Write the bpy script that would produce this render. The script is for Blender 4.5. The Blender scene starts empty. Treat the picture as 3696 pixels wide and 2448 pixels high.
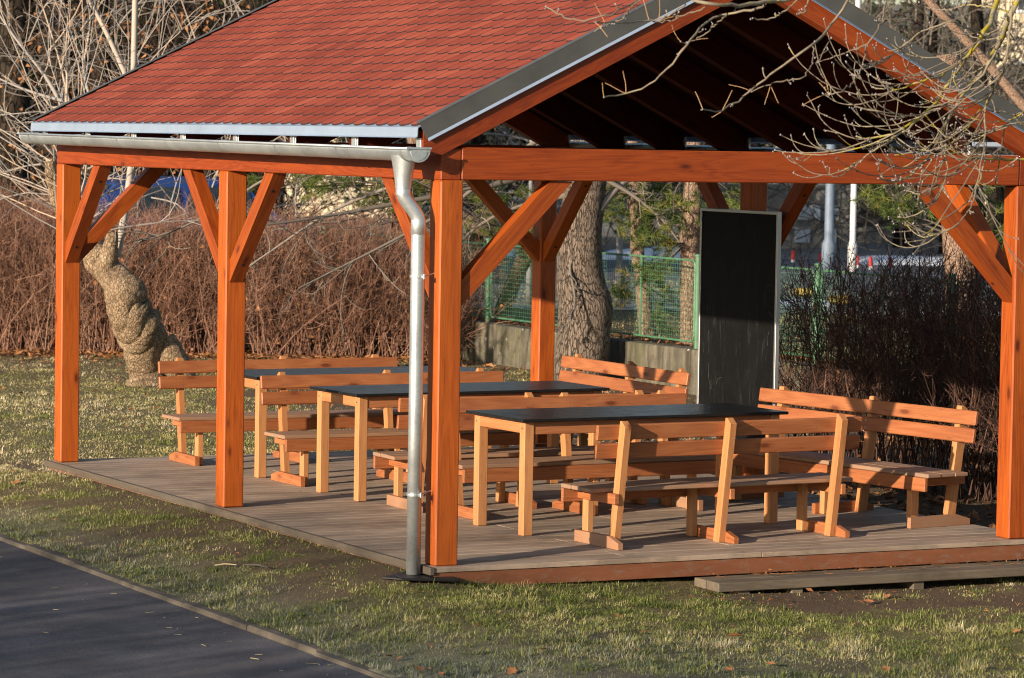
import bpy, bmesh, math, random
import numpy as np
from mathutils import Vector, Matrix
rng = np.random.default_rng(11)
random.seed(5)
sc = bpy.context.scene
COL = sc.collection

# ------------------------------------------------------------------ camera
CAM = np.array([-9.10462745, -18.8371568, 2.68089805])
YAW, PIT, ROL, FPX = 4.72024025e-01, -5.96639143e-02, 1.65669102e-02, 12176.2941
_cy, _sy, _cp, _sp = math.cos(YAW), math.sin(YAW), math.cos(PIT), math.sin(PIT)
FW = np.array([_sy*_cp, _cy*_cp, _sp]); _rt = np.array([_cy, -_sy, 0.]); _up = np.cross(_rt, FW)
RT = _rt*math.cos(ROL) + _up*math.sin(ROL); UP = _up*math.cos(ROL) - _rt*math.sin(ROL)
def ray(u, v): return FW + RT*(u-1848)/FPX - UP*(v-1224)/FPX
def atd(u, v, t): return CAM + ray(u, v)*t
def at(u, v, ax, val):
    d = ray(u, v); return CAM + d*(val-CAM[ax])/d[ax]
cam = bpy.data.objects.new('camera', bpy.data.cameras.new('camera')); COL.objects.link(cam)
cam.matrix_world = Matrix(((RT[0], UP[0], -FW[0], CAM[0]), (RT[1], UP[1], -FW[1], CAM[1]), (RT[2], UP[2], -FW[2], CAM[2]), (0, 0, 0, 1)))
cam.data.sensor_width = 36; cam.data.lens = FPX/3696*36; cam.data.clip_start = .5; cam.data.clip_end = 2000
cam.data.dof.use_dof = True; cam.data.dof.focus_distance = 23.5; cam.data.dof.aperture_fstop = cam.data.lens/1000/.020
sc.camera = cam

# ------------------------------------------------------------------ light
SUN_EL, SUN_DIR = math.radians(13.7), np.array([-.938, -.347])
w = bpy.data.worlds.new('World'); sc.world = w; w.use_nodes = True
nt = w.node_tree; bg = nt.nodes['Background']
sky = nt.nodes.new('ShaderNodeTexSky'); sky.sky_type = 'NISHITA'; sky.sun_disc = False
sky.sun_elevation = SUN_EL; sky.sun_rotation = math.atan2(SUN_DIR[0], SUN_DIR[1]); sky.altitude = 300
nt.links.new(sky.outputs[0], bg.inputs[0]); bg.inputs[1].default_value = .09
sl = bpy.data.lights.new('sun', 'SUN'); sl.energy = 4.7; sl.angle = math.radians(.6); sl.color = (1, .83, .64)
so = bpy.data.objects.new('sun', sl); COL.objects.link(so)
ce = math.cos(SUN_EL)
so.rotation_euler = Vector((SUN_DIR[0]*ce, SUN_DIR[1]*ce, math.sin(SUN_EL))).to_track_quat('Z', 'Y').to_euler()
sc.view_settings.view_transform = 'Standard'; sc.view_settings.look = 'None'
sc.view_settings.exposure = .70; sc.view_settings.gamma = 1
sc.cycles.use_denoising = True; sc.cycles.filter_width = 1.05; sc.cycles.sample_clamp_indirect = 4
sc.cycles.max_bounces = 6; sc.cycles.diffuse_bounces = 1; sc.cycles.glossy_bounces = 3

# ------------------------------------------------------------------ materials
def nn(nt, typ, **kw):
    n = nt.nodes.new('ShaderNode'+typ)
    for k, v in kw.items():
        if k.startswith('i_'):
            key = k[2:]; key = int(key) if key.isdigit() else key
            if isinstance(v, bpy.types.NodeSocket): nt.links.new(v, n.inputs[key])
            else: n.inputs[key].default_value = v
        else: setattr(n, k, v)
    return n
def c4(c): return (c[0], c[1], c[2], 1)
def new_mat(name, rough=.7, metal=0., spec=.5):
    m = bpy.data.materials.new(name); m.use_nodes = True; nt = m.node_tree; b = nt.nodes['Principled BSDF']
    b.inputs['Roughness'].default_value = rough; b.inputs['Metallic'].default_value = metal
    b.inputs['Specular IOR Level'].default_value = spec
    return m, nt, b
def ramp(nt, fac, stops):
    r = nn(nt, 'ValToRGB'); nt.links.new(fac, r.inputs[0]); e = r.color_ramp.elements
    while len(e) < len(stops): e.new(.5)
    for k, (p, c) in enumerate(stops): e[k].position = p; e[k].color = c4(c)
    return r.outputs[0]
def scl(nt, vec, s, loc=(0, 0, 0)):
    return nn(nt, 'Mapping', i_Vector=vec, i_Scale=s, i_Location=loc).outputs[0]
def noise(nt, vec, scale=1., detail=3., rough=.6, dist=0.):
    return nn(nt, 'TexNoise', i_Vector=vec, i_Scale=scale, i_Detail=detail, i_Roughness=rough, i_Distortion=dist).outputs[0]
def mix(nt, fac, a, b, mode='MIX'):
    n = nn(nt, 'Mix', data_type='RGBA', blend_type=mode)
    for s, v in ((n.inputs[0], fac), (n.inputs[6], a), (n.inputs[7], b)):
        if isinstance(v, bpy.types.NodeSocket): nt.links.new(v, s)
        elif isinstance(v, (int, float)): s.default_value = v
        else: s.default_value = c4(v)
    return n.outputs[2]
def math_(nt, op, a, b=0., clamp=False):
    n = nn(nt, 'Math', operation=op, use_clamp=clamp)
    for s, v in ((n.inputs[0], a), (n.inputs[1], b)):
        if isinstance(v, bpy.types.NodeSocket): nt.links.new(v, s)
        else: s.default_value = v
    return n.outputs[0]
def bump(nt, b, h, strength=.3, dist=.005):
    n = nn(nt, 'Bump', i_Height=h, i_Strength=strength, i_Distance=dist); nt.links.new(n.outputs[0], b.inputs['Normal'])
def objc(nt): return nn(nt, 'TexCoord').outputs['Object']
def geo(nt): return nn(nt, 'NewGeometry').outputs['Position']

def wood(name, light, dark, knot, rough=.55, grain=1., knots=True, grey=None, spec=.4, blot=None):
    m, nt, b = new_mat(name, rough, spec=spec)
    g = nn(nt, 'Attribute', attribute_name='gc').outputs['Vector']
    rnd = nn(nt, 'Attribute', attribute_name='rnd').outputs['Fac']
    broad = noise(nt, scl(nt, g, (.9, 9, 9)), 1, 4, .6, .3)
    ringn = noise(nt, scl(nt, g, (.55, 7, 7)), 1, 2, .5, .6)
    ring = math_(nt, 'PINGPONG', math_(nt, 'MULTIPLY', ringn, 9*grain), .5)
    fine = noise(nt, scl(nt, g, (5, 170, 170)), 1, 3, .6)
    f = math_(nt, 'ADD', math_(nt, 'ADD', math_(nt, 'MULTIPLY', broad, .42), .17), math_(nt, 'MULTIPLY', ring, .36))
    f = math_(nt, 'ADD', f, math_(nt, 'MULTIPLY', math_(nt, 'SUBTRACT', fine, .5), .55))
    f = math_(nt, 'ADD', f, math_(nt, 'MULTIPLY', math_(nt, 'SUBTRACT', rnd, .5), .34))
    c = ramp(nt, f, [(.28, light), (.50, [(x+y)/2 for x, y in zip(light, dark)]), (.74, dark)])
    if knots:
        v = nn(nt, 'TexVoronoi', i_Vector=scl(nt, g, (2.6, 7, 7)), i_Scale=1., i_Randomness=1.)
        kf = ramp(nt, v.outputs['Distance'], [(.07, (.95, .95, .95)), (.105, (.6, .6, .6)), (.15, (.2, .2, .2)), (.28, (0, 0, 0))])
        c = mix(nt, kf, c, knot)
    ck = noise(nt, scl(nt, g, (.9, 26, 26)), 1, 2, .5)
    c = mix(nt, ramp(nt, math_(nt, 'ABSOLUTE', math_(nt, 'SUBTRACT', ck, .43)), [(.0, (.5,)*3), (.004, (.3,)*3), (.007, (0,)*3)]), c, [x*.25 for x in dark])
    oi = nn(nt, 'ObjectInfo').outputs['Random']
    c = mix(nt, math_(nt, 'MULTIPLY', oi, .16), c, [x*.45 for x in dark])
    if grey is not None:
        gn = noise(nt, scl(nt, g, (1.4, 5, 5)), 1, 5, .65)
        c = mix(nt, ramp(nt, gn, [(.35, (.05,)*3), (.65, (.7,)*3)]), c, grey)
    if blot: c = mix(nt, ramp(nt, noise(nt, scl(nt, geo(nt), (.7, 1.6, 1)), 1.7, 6, .72, .4), [(.46, (0,)*3), (.62, (.62,)*3)]), c, blot)
    nt.links.new(c, b.inputs['Base Color'])
    nt.links.new(math_(nt, 'ADD', math_(nt, 'MULTIPLY', broad, .25), rough-.12), b.inputs['Roughness'])
    bump(nt, b, math_(nt, 'ADD', fine, math_(nt, 'MULTIPLY', ring, .5)), .25, .002)
    return m
def plain(name, col, rough=.6, metal=0., var=.25, scale=6., bumpy=0., bscale=60., spec=.5, stretch=(1, 1, 1)):
    m, nt, b = new_mat(name, rough, metal, spec)
    p = scl(nt, objc(nt), stretch); n = noise(nt, p, scale, 5, .62)
    c = ramp(nt, n, [(.3, [x*(1-var) for x in col]), (.7, [min(1, x*(1+var)) for x in col])])
    nt.links.new(c, b.inputs['Base Color'])
    if bumpy: bump(nt, b, noise(nt, p, bscale, 4, .6), bumpy, .004)
    return m
def by_rnd(name, stops, rough=.8, noise_scale=0., spec=.25):
    m, nt, b = new_mat(name, rough, spec=spec)
    f = nn(nt, 'Attribute', attribute_name='rnd').outputs['Fac']
    if noise_scale: f = math_(nt, 'ADD', f, math_(nt, 'MULTIPLY', math_(nt, 'SUBTRACT', noise(nt, geo(nt), noise_scale, 3), .5), .7))
    nt.links.new(ramp(nt, f, stops), b.inputs['Base Color'])
    return m

M = {}
M['stain'] = wood('orange_stained_timber', (.48, .108, .012), (.24, .040, .005), (.10, .014, .003), .52)
M['stain2'] = wood('orange_stained_beam', (.37, .068, .009), (.19, .026, .004), (.09, .012, .003), .55, 1.6)
M['rafter'] = wood('shade_darkened_rafter', (.085, .013, .003), (.045, .006, .002), (.02, .004, .002), .7, spec=.15)  # same timber as the outer rafters, colour darkened for the shade under the roof
M['shade_sheathing'] = wood('shade_darkened_sheathing', (.030, .0045, .002), (.016, .003, .0015), (.01, .002, .001), .8, spec=.1)  # under-roof shade put into the board colour
M['bench'] = wood('oiled_larch', (.48, .185, .072), (.30, .092, .033), (.15, .038, .014), .5)
M['pale'] = wood('pale_pine', (.62, .285, .115), (.44, .175, .065), (.20, .06, .02), .55)
M['seat'] = wood('weathered_larch_seat', (.40, .215, .12), (.27, .125, .06), (.13, .05, .03), .65, grey=(.27, .20, .155))
M['footw'] = wood('scuffed_larch_foot', (.50, .23, .10), (.35, .14, .06), (.2, .07, .03), .6, grey=(.38, .24, .16))
M['deck'] = wood('grey_weathered_deck', (.47, .345, .25), (.26, .18, .125), (.10, .07, .045), .72, grey=(.42, .34, .27), knots=False, blot=(.15, .115, .09))
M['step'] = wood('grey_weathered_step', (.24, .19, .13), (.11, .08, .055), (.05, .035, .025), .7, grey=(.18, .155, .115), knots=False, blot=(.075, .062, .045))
M['edge'] = wood('dark_weathered_edge_board', (.15, .115, .085), (.07, .052, .038), (.04, .03, .02), .75, grey=(.11, .095, .075), knots=False)
# peeling orange stain on the deck rim
def peeling(name, base, under, amt):
    m, nt, b = new_mat(name, .7)
    p = geo(nt); n1 = noise(nt, scl(nt, p, (2, 2, 9)), 1.5, 6, .7); n2 = noise(nt, scl(nt, p, (5, 5, 14)), 2.2, 6, .75, .5)
    c = ramp(nt, n1, [(.3, [x*.7 for x in base]), (.7, base)])
    c = mix(nt, ramp(nt, n2, [(amt, (0,)*3), (amt+.1, (1,)*3)]), c, under)
    nt.links.new(c, b.inputs['Base Color']); bump(nt, b, n2, .3, .004); return m
M['fascia'] = peeling('worn_orange_fascia', (.26, .090, .038), (.22, .125, .085), .53)
M['rim'] = peeling('flaking_rim_joist', (.20, .105, .07), (.24, .24, .21), .57)
# metal
def zinc(name, col, rough, metal=.9):
    m, nt, b = new_mat(name, rough, metal)
    v = nn(nt, 'TexVoronoi', i_Vector=objc(nt), i_Scale=45.); n = noise(nt, objc(nt), 3, 4)
    f = math_(nt, 'ADD', math_(nt, 'MULTIPLY', v.outputs['Distance'], .25), n)
    nt.links.new(ramp(nt, f, [(.35, [x*.8 for x in col]), (.85, [min(1, x*1.12) for x in col])]), b.inputs['Base Color'])
    nt.links.new(math_(nt, 'ADD', math_(nt, 'MULTIPLY', n, .2), rough-.1), b.inputs['Roughness']); return m
M['zinc'] = zinc('galvanised_steel', (.64, .68, .69), .42, .75)
M['flash'] = plain('grey_coated_flashing', (.082, .084, .082), .5, .0, .2, 4)
M['lip'] = plain('sky_tinted_flashing', (.34, .43, .57), .36, .35, .1, 3)  # blue sky reflection put into the base colour of lip and eave flashing
# shingles
m, nt, b = new_mat('red_felt_shingle', .95, spec=.04)
rn = nn(nt, 'Attribute', attribute_name='rnd').outputs['Fac']
gr = noise(nt, geo(nt), 220, 2, .8); bl = noise(nt, geo(nt), 1.3, 4, .6)
f = math_(nt, 'ADD', math_(nt, 'MULTIPLY', gr, .55), math_(nt, 'ADD', math_(nt, 'MULTIPLY', rn, .20), math_(nt, 'MULTIPLY', bl, .50)))
nt.links.new(ramp(nt, f, [(.34, (.165, .039, .028)), (.60, (.27, .062, .042)), (.84, (.39, .102, .064))]), b.inputs['Base Color'])
bump(nt, b, gr, .5, .003); M['shingle'] = m
M['shedge'] = plain('shingle_cut_edge', (.038, .019, .023), .6, 0, .2, 20)
# laminate table top, blackboard
m, nt, b = new_mat('black_laminate', .2, spec=.16)
n = noise(nt, geo(nt), 9, 6, .7)
nt.links.new(ramp(nt, n, [(.3, (.010, .010, .011)), (.75, (.024, .023, .023))]), b.inputs['Base Color'])
nt.links.new(math_(nt, 'ADD', math_(nt, 'MULTIPLY', n, .3), .17), b.inputs['Roughness']); M['lam'] = m
m, nt, b = new_mat('chalk_dusted_black', .6, spec=.12)
p = geo(nt); n1 = noise(nt, scl(nt, p, (1, 2.2, 1.2)), 2.2, 6, .7, .7)
sm = noise(nt, scl(nt, p, (1, 5, .8)), 3, 5, .7, 2.)
c = mix(nt, ramp(nt, n1, [(.45, (0,)*3), (.8, (.5,)*3)]), (.0055, .0055, .006), (.016, .016, .016))
c = mix(nt, ramp(nt, sm, [(.56, (0,)*3), (.74, (.40,)*3)]), c, (.06, .06, .06))
nt.links.new(c, b.inputs['Base Color']); M['board'] = m
M['chalk'] = plain('chalk_line', (.13, .13, .125), .9)
M['alu'] = plain('brushed_aluminium', (.55, .56, .57), .42, .8, .06, 3)
M['screw'] = plain('steel_screw', (.55, .53, .5), .3, .9)
M['rubber'] = plain('black_rubber', (.012, .012, .014), .45)
M['green'] = plain('green_fence_paint', (.075, .19, .105), .5, 0, .25, 8)
# ground
m, nt, b = new_mat('winter_lawn_soil', .95, spec=.15)
pz = geo(nt); soil = nn(nt, 'Attribute', attribute_name='soil').outputs['Fac']
frost = nn(nt, 'Attribute', attribute_name='frost').outputs['Fac']
n1 = noise(nt, pz, 14, 6, .7); n2 = noise(nt, pz, 70, 4, .7)
gcol = ramp(nt, math_(nt, 'ADD', math_(nt, 'MULTIPLY', n1, .6), math_(nt, 'MULTIPLY', n2, .4)), [(.32, (.075, .075, .032)), (.5, (.17, .145, .070)), (.68, (.30, .24, .13))])
scol = ramp(nt, n2, [(.3, (.070, .046, .030)), (.7, (.21, .145, .10))])
c = mix(nt, soil, gcol, scol); c = mix(nt, math_(nt, 'MULTIPLY', frost, math_(nt, 'MULTIPLY', n1, .7), True), c, (.25, .26, .22))
nt.links.new(c, b.inputs['Base Color']); bump(nt, b, math_(nt, 'ADD', n1, n2), .7, .02); M['ground'] = m
m, nt, b = new_mat('dark_asphalt', .85, spec=.2)
pz = geo(nt); n1 = noise(nt, pz, 75, 3, .85); n2 = noise(nt, pz, 1.6, 5, .6); n3 = noise(nt, pz, 27, 3, .85)
f = math_(nt, 'ADD', math_(nt, 'MULTIPLY', n1, .55), math_(nt, 'MULTIPLY', n2, .45))
c = ramp(nt, f, [(.34, (.050, .048, .053)), (.52, (.110, .106, .114)), (.68, (.22, .21, .215))])
c = mix(nt, ramp(nt, n3, [(.60, (0,)*3), (.70, (.7,)*3)]), c, (.21, .20, .185))
nt.links.new(c, b.inputs['Base Color']); bump(nt, b, n1, .6, .006); M['asphalt'] = m
def concrete(name, a, bb, moss=None, streak=0.):
    m, nt, b = new_mat(name, .88, spec=.2)
    p = geo(nt); n1 = noise(nt, p, 3.0, 6, .7); n2 = noise(nt, p, 60, 3, .7)
    f = math_(nt, 'ADD', math_(nt, 'MULTIPLY', n1, .75), math_(nt, 'MULTIPLY', n2, .25))
    c = ramp(nt, f, [(.32, a), (.66, bb)])
    if streak:
        s = noise(nt, scl(nt, p, (5, 5, .7)), 1.3, 5, .7)
        c = mix(nt, ramp(nt, s, [(.42, (0,)*3), (.62, (streak,)*3)]), c, (.045, .042, .032))
        sp = nn(nt, 'TexVoronoi', i_Vector=p, i_Scale=5.)
        c = mix(nt, ramp(nt, sp.outputs['Distance'], [(.07, (.8,)*3), (.12, (0,)*3)]), c, (.5, .5, .45))
    if moss: c = mix(nt, ramp(nt, noise(nt, p, 2.2, 5, .7), [(.5, (0,)*3), (.7, (.7,)*3)]), c, moss)
    nt.links.new(c, b.inputs['Base Color']); bump(nt, b, n2, .4, .004); return m
M['kerb'] = concrete('worn_kerb_concrete', (.085, .072, .058), (.175, .152, .122))
M['wallc'] = concrete('stained_concrete', (.085, .076, .058), (.23, .205, .155), (.085, .09, .04), .9)
M['farwall'] = concrete('grey_wall_concrete', (.16, .16, .155), (.28, .275, .26))
M['road'] = concrete('grey_road', (.10, .11, .125), (.17, .18, .20))
M['pave'] = concrete('pale_pavement', (.26, .255, .24), (.38, .37, .35))
M['cream'] = plain('cream_render', (.72, .62, .44), .9, 0, .08, .6)
M['white'] = plain('white_panel', (.62, .68, .76), .6, 0, .06, 2)
M['darkb'] = plain('dark_cladding', (.030, .027, .028), .7, 0, .5, 3)
M['rosy'] = plain('brown_slat_cladding', (.20, .125, .09), .8, 0, .3, 2)
M['glass'] = plain('window_glass', (.03, .04, .05), .08, 0, .1)
M['snow'] = plain('snow', (.82, .85, .9), .7, 0, .08, 3, .6, 12)
M['carb'] = plain('blue_car_paint', (.025, .07, .26), .25, .2, .05)
M['red'] = plain('red_reflector', (.5, .03, .02), .5)
M['yellow'] = plain('yellow_paint', (.34, .24, .05), .6, 0, .2)
M['pole'] = plain('blue_grey_pole_paint', (.16, .21, .28), .55, 0, .15)
M['wpole'] = plain('white_pole_paint', (.7, .7, .7), .4, 0, .08)
def bark(name, a, bb, scale, st, lichen=None, bs=.8):
    m, nt, b = new_mat(name, .92, spec=.15)
    p = nn(nt, 'Attribute', attribute_name='gc').outputs['Vector']
    warp = nn(nt, 'VectorMath', operation='ADD', i_0=scl(nt, p, st))
    nz = nn(nt, 'TexNoise', i_Vector=scl(nt, p, st), i_Scale=.6, i_Detail=3.)
    wv = nn(nt, 'VectorMath', operation='SCALE', i_0=nz.outputs['Color'], i_Scale=1.6); nt.links.new(wv.outputs[0], warp.inputs[1])
    v = nn(nt, 'TexVoronoi', feature='DISTANCE_TO_EDGE', i_Vector=warp.outputs[0], i_Scale=1.)
    cr = ramp(nt, v.outputs['Distance'], [(.0, (0,)*3), (.13, (1,)*3)])
    n = noise(nt, scl(nt, p, [x*3 for x in st]), 1, 5, .7)
    c = ramp(nt, n, [(.3, a), (.7, bb)]); c = mix(nt, cr, [x*.42 for x in a], c)
    if lichen: c = mix(nt, ramp(nt, noise(nt, p, scale, 4, .7), [(.50, (0,)*3), (.66, (.6,)*3)]), c, lichen)
    nt.links.new(c, b.inputs['Base Color'])
    bump(nt, b, math_(nt, 'ADD', cr, math_(nt, 'MULTIPLY', n, .6)), bs, .03); return m
M['bark'] = bark('furrowed_bark', (.15, .115, .09), (.34, .27, .215), 3, (8, 44, 44), None, 1.)
m, nt, b = new_mat('knobbly_pale_bark', .92, spec=.12)
pz = geo(nt); nz = nn(nt, 'TexNoise', i_Vector=pz, i_Scale=9., i_Detail=3.); wv = nn(nt, 'VectorMath', operation='MULTIPLY_ADD', i_0=nz.outputs['Color'], i_1=(.10, .10, .10), i_2=pz)
v = nn(nt, 'TexVoronoi', feature='DISTANCE_TO_EDGE', i_Vector=scl(nt, wv.outputs[0], (34, 34, 15)), i_Scale=1.)
cr = ramp(nt, v.outputs['Distance'], [(0, (0,)*3), (.16, (1,)*3)]); n1 = noise(nt, pz, 5, 5, .65); n2 = noise(nt, pz, 55, 4, .7)
c = ramp(nt, math_(nt, 'ADD', math_(nt, 'MULTIPLY', n1, .6), math_(nt, 'MULTIPLY', n2, .4)), [(.34, (.17, .115, .07)), (.52, (.39, .28, .18)), (.68, (.58, .44, .30))])
c = mix(nt, cr, mix(nt, .75, c, (.07, .048, .03)), c)
nt.links.new(c, b.inputs['Base Color']); bump(nt, b, math_(nt, 'ADD', math_(nt, 'MULTIPLY', cr, .6), math_(nt, 'ADD', n1, n2)), .8, .022); M['gnarl'] = m
M['pinebark'] = bark('pine_bark', (.22, .135, .095), (.44, .31, .23), 3, (16, 44, 44), None, .6)
M['darkbark'] = bark('dark_bark', (.018, .014, .011), (.06, .045, .032), 3, (4, 10, 10))
M['cut'] = plain('cut_wood', (.55, .37, .2), .8, 0, .3, 12)
M['twigpale'] = by_rnd('pale_twig', [(0, (.22, .20, .185)), (.6, (.40, .37, .345)), (1, (.54, .41, .30))])
M['twigred'] = by_rnd('reddish_hedge_twig', [(0, (.085, .044, .031)), (.45, (.24, .120, .080)), (1, (.46, .28, .20))])
M['twigdark'] = by_rnd('dark_hedge_twig', [(0, (.030, .017, .014)), (.6, (.095, .050, .037)), (1, (.24, .125, .088))])
M['twiggrey'] = by_rnd('grey_twig', [(0, (.05, .042, .036)), (.6, (.14, .12, .10)), (1, (.30, .26, .22))])
M['twigbrown'] = by_rnd('brown_shrub_twig', [(0, (.018, .013, .010)), (.7, (.050, .036, .027)), (1, (.17, .12, .085))])
M['lichen'] = by_rnd('lichened_branch', [(0, (.075, .062, .047)), (.42, (.22, .18, .135)), (.6, (.30, .26, .18)), (.66, (.33, .27, .02)), (1, (.46, .31, .015))], noise_scale=16.)
M['bud'] = by_rnd('pale_buds', [(0, (.26, .24, .25)), (1, (.42, .39, .40))])
M['petiole'] = by_rnd('tan_leaf_stalk', [(0, (.45, .27, .13)), (1, (.6, .38, .2))])
M['needle'] = by_rnd('pine_needles', [(0, (.035, .060, .014)), (.5, (.10, .145, .030)), (.8, (.20, .21, .05)), (1, (.30, .17, .05))])
M['evergreen'] = by_rnd('evergreen_leaves', [(0, (.008, .014, .006)), (.6, (.022, .036, .012)), (1, (.07, .08, .025))])
M['leaf'] = by_rnd('dead_leaves', [(0, (.10, .045, .022)), (.5, (.27, .12, .05)), (1, (.46, .22, .09))])
M['leafo'] = by_rnd('orange_dead_leaf', [(0, (.22, .085, .035)), (1, (.42, .19, .08))])
M['blade'] = by_rnd('winter_grass', [(0, (.090, .125, .026)), (.3, (.20, .225, .058)), (.55, (.34, .31, .125)), (.8, (.52, .44, .23)), (1, (.66, .57, .38))])
M['straw'] = plain('straw', (.5, .42, .24), .8)

# ------------------------------------------------------------------ mesh helpers
def tag(o, label=None, cat=None, group=None, kind=None):
    if label: o['label'] = label
    if cat: o['category'] = cat
    if group: o['group'] = group
    if kind: o['kind'] = kind
    return o
def thing(name, label, cat, loc=(0, 0, 0), rz=0., group=None):
    o = bpy.data.objects.new(name, None); COL.objects.link(o); o.location = loc; o.rotation_euler = (0, 0, rz)
    o.empty_display_size = .2
    return tag(o, label, cat, group)
def dup(o, parent=None):
    c = o.copy(); COL.objects.link(c)
    if parent: c.parent = parent
    for ch in list(o.children): dup(ch, c)
    return c
def fast_mesh(name, V, faces, mats, parent=None, attrs=None, smooth=False, midx=None):
    """V (n,3); faces: list of int arrays (m,k)."""
    me = bpy.data.meshes.new(name)
    V = np.asarray(V, np.float32); me.vertices.add(len(V)); me.vertices.foreach_set('co', V.ravel())
    fl = [np.asarray(f, np.int32) for f in faces if len(f)]
    nl = sum(f.size for f in fl); npol = sum(len(f) for f in fl)
    me.loops.add(nl); me.polygons.add(npol)
    me.loops.foreach_set('vertex_index', np.concatenate([f.ravel() for f in fl]))
    tot = np.concatenate([np.full(len(f), f.shape[1], np.int32) for f in fl])
    st = np.zeros(npol, np.int32); st[1:] = np.cumsum(tot)[:-1]
    me.polygons.foreach_set('loop_start', st)
    if smooth: me.polygons.foreach_set('use_smooth', np.ones(npol, bool))
    for m in (mats if isinstance(mats, (list, tuple)) else [mats]): me.materials.append(m)
    if midx is not None: me.polygons.foreach_set('material_index', np.asarray(midx, np.int32))
    me.update(calc_edges=True)
    for k, a in (attrs or {}).items():
        a = np.asarray(a, np.float32)
        if a.ndim == 2:
            t = me.attributes.new(k, 'FLOAT_VECTOR', 'POINT'); t.data.foreach_set('vector', a.ravel())
        else:
            t = me.attributes.new(k, 'FLOAT', 'POINT'); t.data.foreach_set('value', a)
    o = bpy.data.objects.new(name, me); COL.objects.link(o)
    if parent: o.parent = parent
    return o
class MB:
    """collects shapes; build() links them as ONE mesh object"""
    def __init__(s): s.v = []; s.f = []; s.g = []; s.r = []; s.mi = []
    def add(s, vs, fs, gc=None, mi=0):
        b = len(s.v); s.v += [tuple(v) for v in vs]; s.f += [tuple(b+i for i in f) for f in fs]; s.mi += [mi]*len(fs)
        s.g += [tuple(g) for g in (gc if gc is not None else vs)]; r = random.random(); s.r += [r]*len(vs)
    def beam(s, c, ax, size, ch=.004, mi=0):
        """chamfered box: centre, axes (length, across, across), full sizes"""
        A = [np.array(a, float)/np.linalg.norm(a) for a in ax]; h = [x/2 for x in size]; c = np.array(c, float)
        ch = min(ch, min(h)*.45); vs = []; gc = []; idx = {}; off = np.array([random.random()*60, random.random()*9, random.random()*9])
        for sx in (-1, 1):
            for sy in (-1, 1):
                for sz in (-1, 1):
                    for k in range(3):
                        l = [sx*(h[0]-(ch if k != 0 else 0)), sy*(h[1]-(ch if k != 1 else 0)), sz*(h[2]-(ch if k != 2 else 0))]
                        idx[(sx, sy, sz, k)] = len(vs); vs.append(c+A[0]*l[0]+A[1]*l[1]+A[2]*l[2]); gc.append(off+np.array(l))
        fs = []
        def q(*ks): fs.append([idx[k] for k in ks])
        for sg in (-1, 1):
            o = [(-1, -1), (1, -1), (1, 1), (-1, 1)]
            if sg < 0: o = o[::-1]
            q(*[(sg, a, b, 0) for a, b in o]); q(*[(b, sg, a, 1) for a, b in o]); q(*[(a, b, sg, 2) for a, b in o])
        for a in (-1, 1):
            for b in (-1, 1):
                for (k1, k2, mk) in ((1, 2, lambda t: (t, a, b)), (0, 2, lambda t: (a, t, b)), (0, 1, lambda t: (a, b, t))):
                    q(mk(-1)+(k1,), mk(1)+(k1,), mk(1)+(k2,), mk(-1)+(k2,))
        for sx in (-1, 1):
            for sy in (-1, 1):
                for sz in (-1, 1): q(*[(sx, sy, sz, k) for k in range(3)])
        s.add(vs, fs, gc, mi)
    def box(s, lo, hi, ch=.004, along=0, mi=0):
        lo = np.array(lo, float); hi = np.array(hi, float); E = np.eye(3); o = [along]+[i for i in range(3) if i != along]
        s.beam((lo+hi)/2, [E[i] for i in o], [(hi-lo)[i] for i in o], ch, mi)
    def prism(s, poly, o, a, b, n, t, mi=0, along=(1, 0)):
        """polygon (p,q) in plane (a,b) from o, extruded by t along n"""
        o, a, b, n = [np.array(x, float) for x in (o, a, b, n)]; k = len(poly); al = np.array(along, float); al /= np.linalg.norm(al); ac = np.array([-al[1], al[0]])
        off = np.array([random.random()*60, random.random()*9, random.random()*9]); vs = []; gc = []
        for w_ in (0, t):
            for p in poly: vs.append(o+a*p[0]+b*p[1]+n*w_); gc.append(off+np.array([np.dot(p, al), np.dot(p, ac), w_]))
        fs = [list(range(k))[::-1], list(range(k, 2*k))]+[[i, (i+1) % k, k+(i+1) % k, k+i] for i in range(k)]
        s.add(vs, fs, gc, mi)
    def lathe(s, prof, o=(0, 0, 0), axis=(0, 0, 1), seg=16, mi=0, cap=True):
        ax = Vector(axis).normalized(); x = ax.orthogonal().normalized(); y = ax.cross(x); o = Vector(o); vs = []; fs = []
        for r, z in prof:
            for k in range(seg):
                a = 2*math.pi*k/seg; vs.append(o+ax*z+x*(r*math.cos(a))+y*(r*math.sin(a)))
        for i in range(len(prof)-1):
            for k in range(seg): fs.append([i*seg+k, i*seg+(k+1) % seg, (i+1)*seg+(k+1) % seg, (i+1)*seg+k])
        if cap: fs += [list(range(seg))[::-1], list(range((len(prof)-1)*seg, len(prof)*seg))]
        s.add(vs, fs, None, mi)
    def tube(s, pts, r, seg=10, mi=0, cap=True):
        P = [Vector(p) for p in pts]; n = len(P); rs = r if isinstance(r, (list, tuple)) else [r]*n; vs = []; fs = []; gc = []; L = 0.
        x = None
        for i in range(n):
            t = (P[min(i+1, n-1)]-P[max(i-1, 0)]).normalized()
            x = (t.orthogonal() if x is None else x-t*x.dot(t)).normalized(); y = t.cross(x)
            if i: L += (P[i]-P[i-1]).length
            for k in range(seg):
                a = 2*math.pi*k/seg; vs.append(P[i]+x*(rs[i]*math.cos(a))+y*(rs[i]*math.sin(a))); gc.append((L, rs[i]*math.cos(a), rs[i]*math.sin(a)))
        for i in range(n-1):
            for k in range(seg): fs.append([i*seg+k, i*seg+(k+1) % seg, (i+1)*seg+(k+1) % seg, (i+1)*seg+k])
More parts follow.
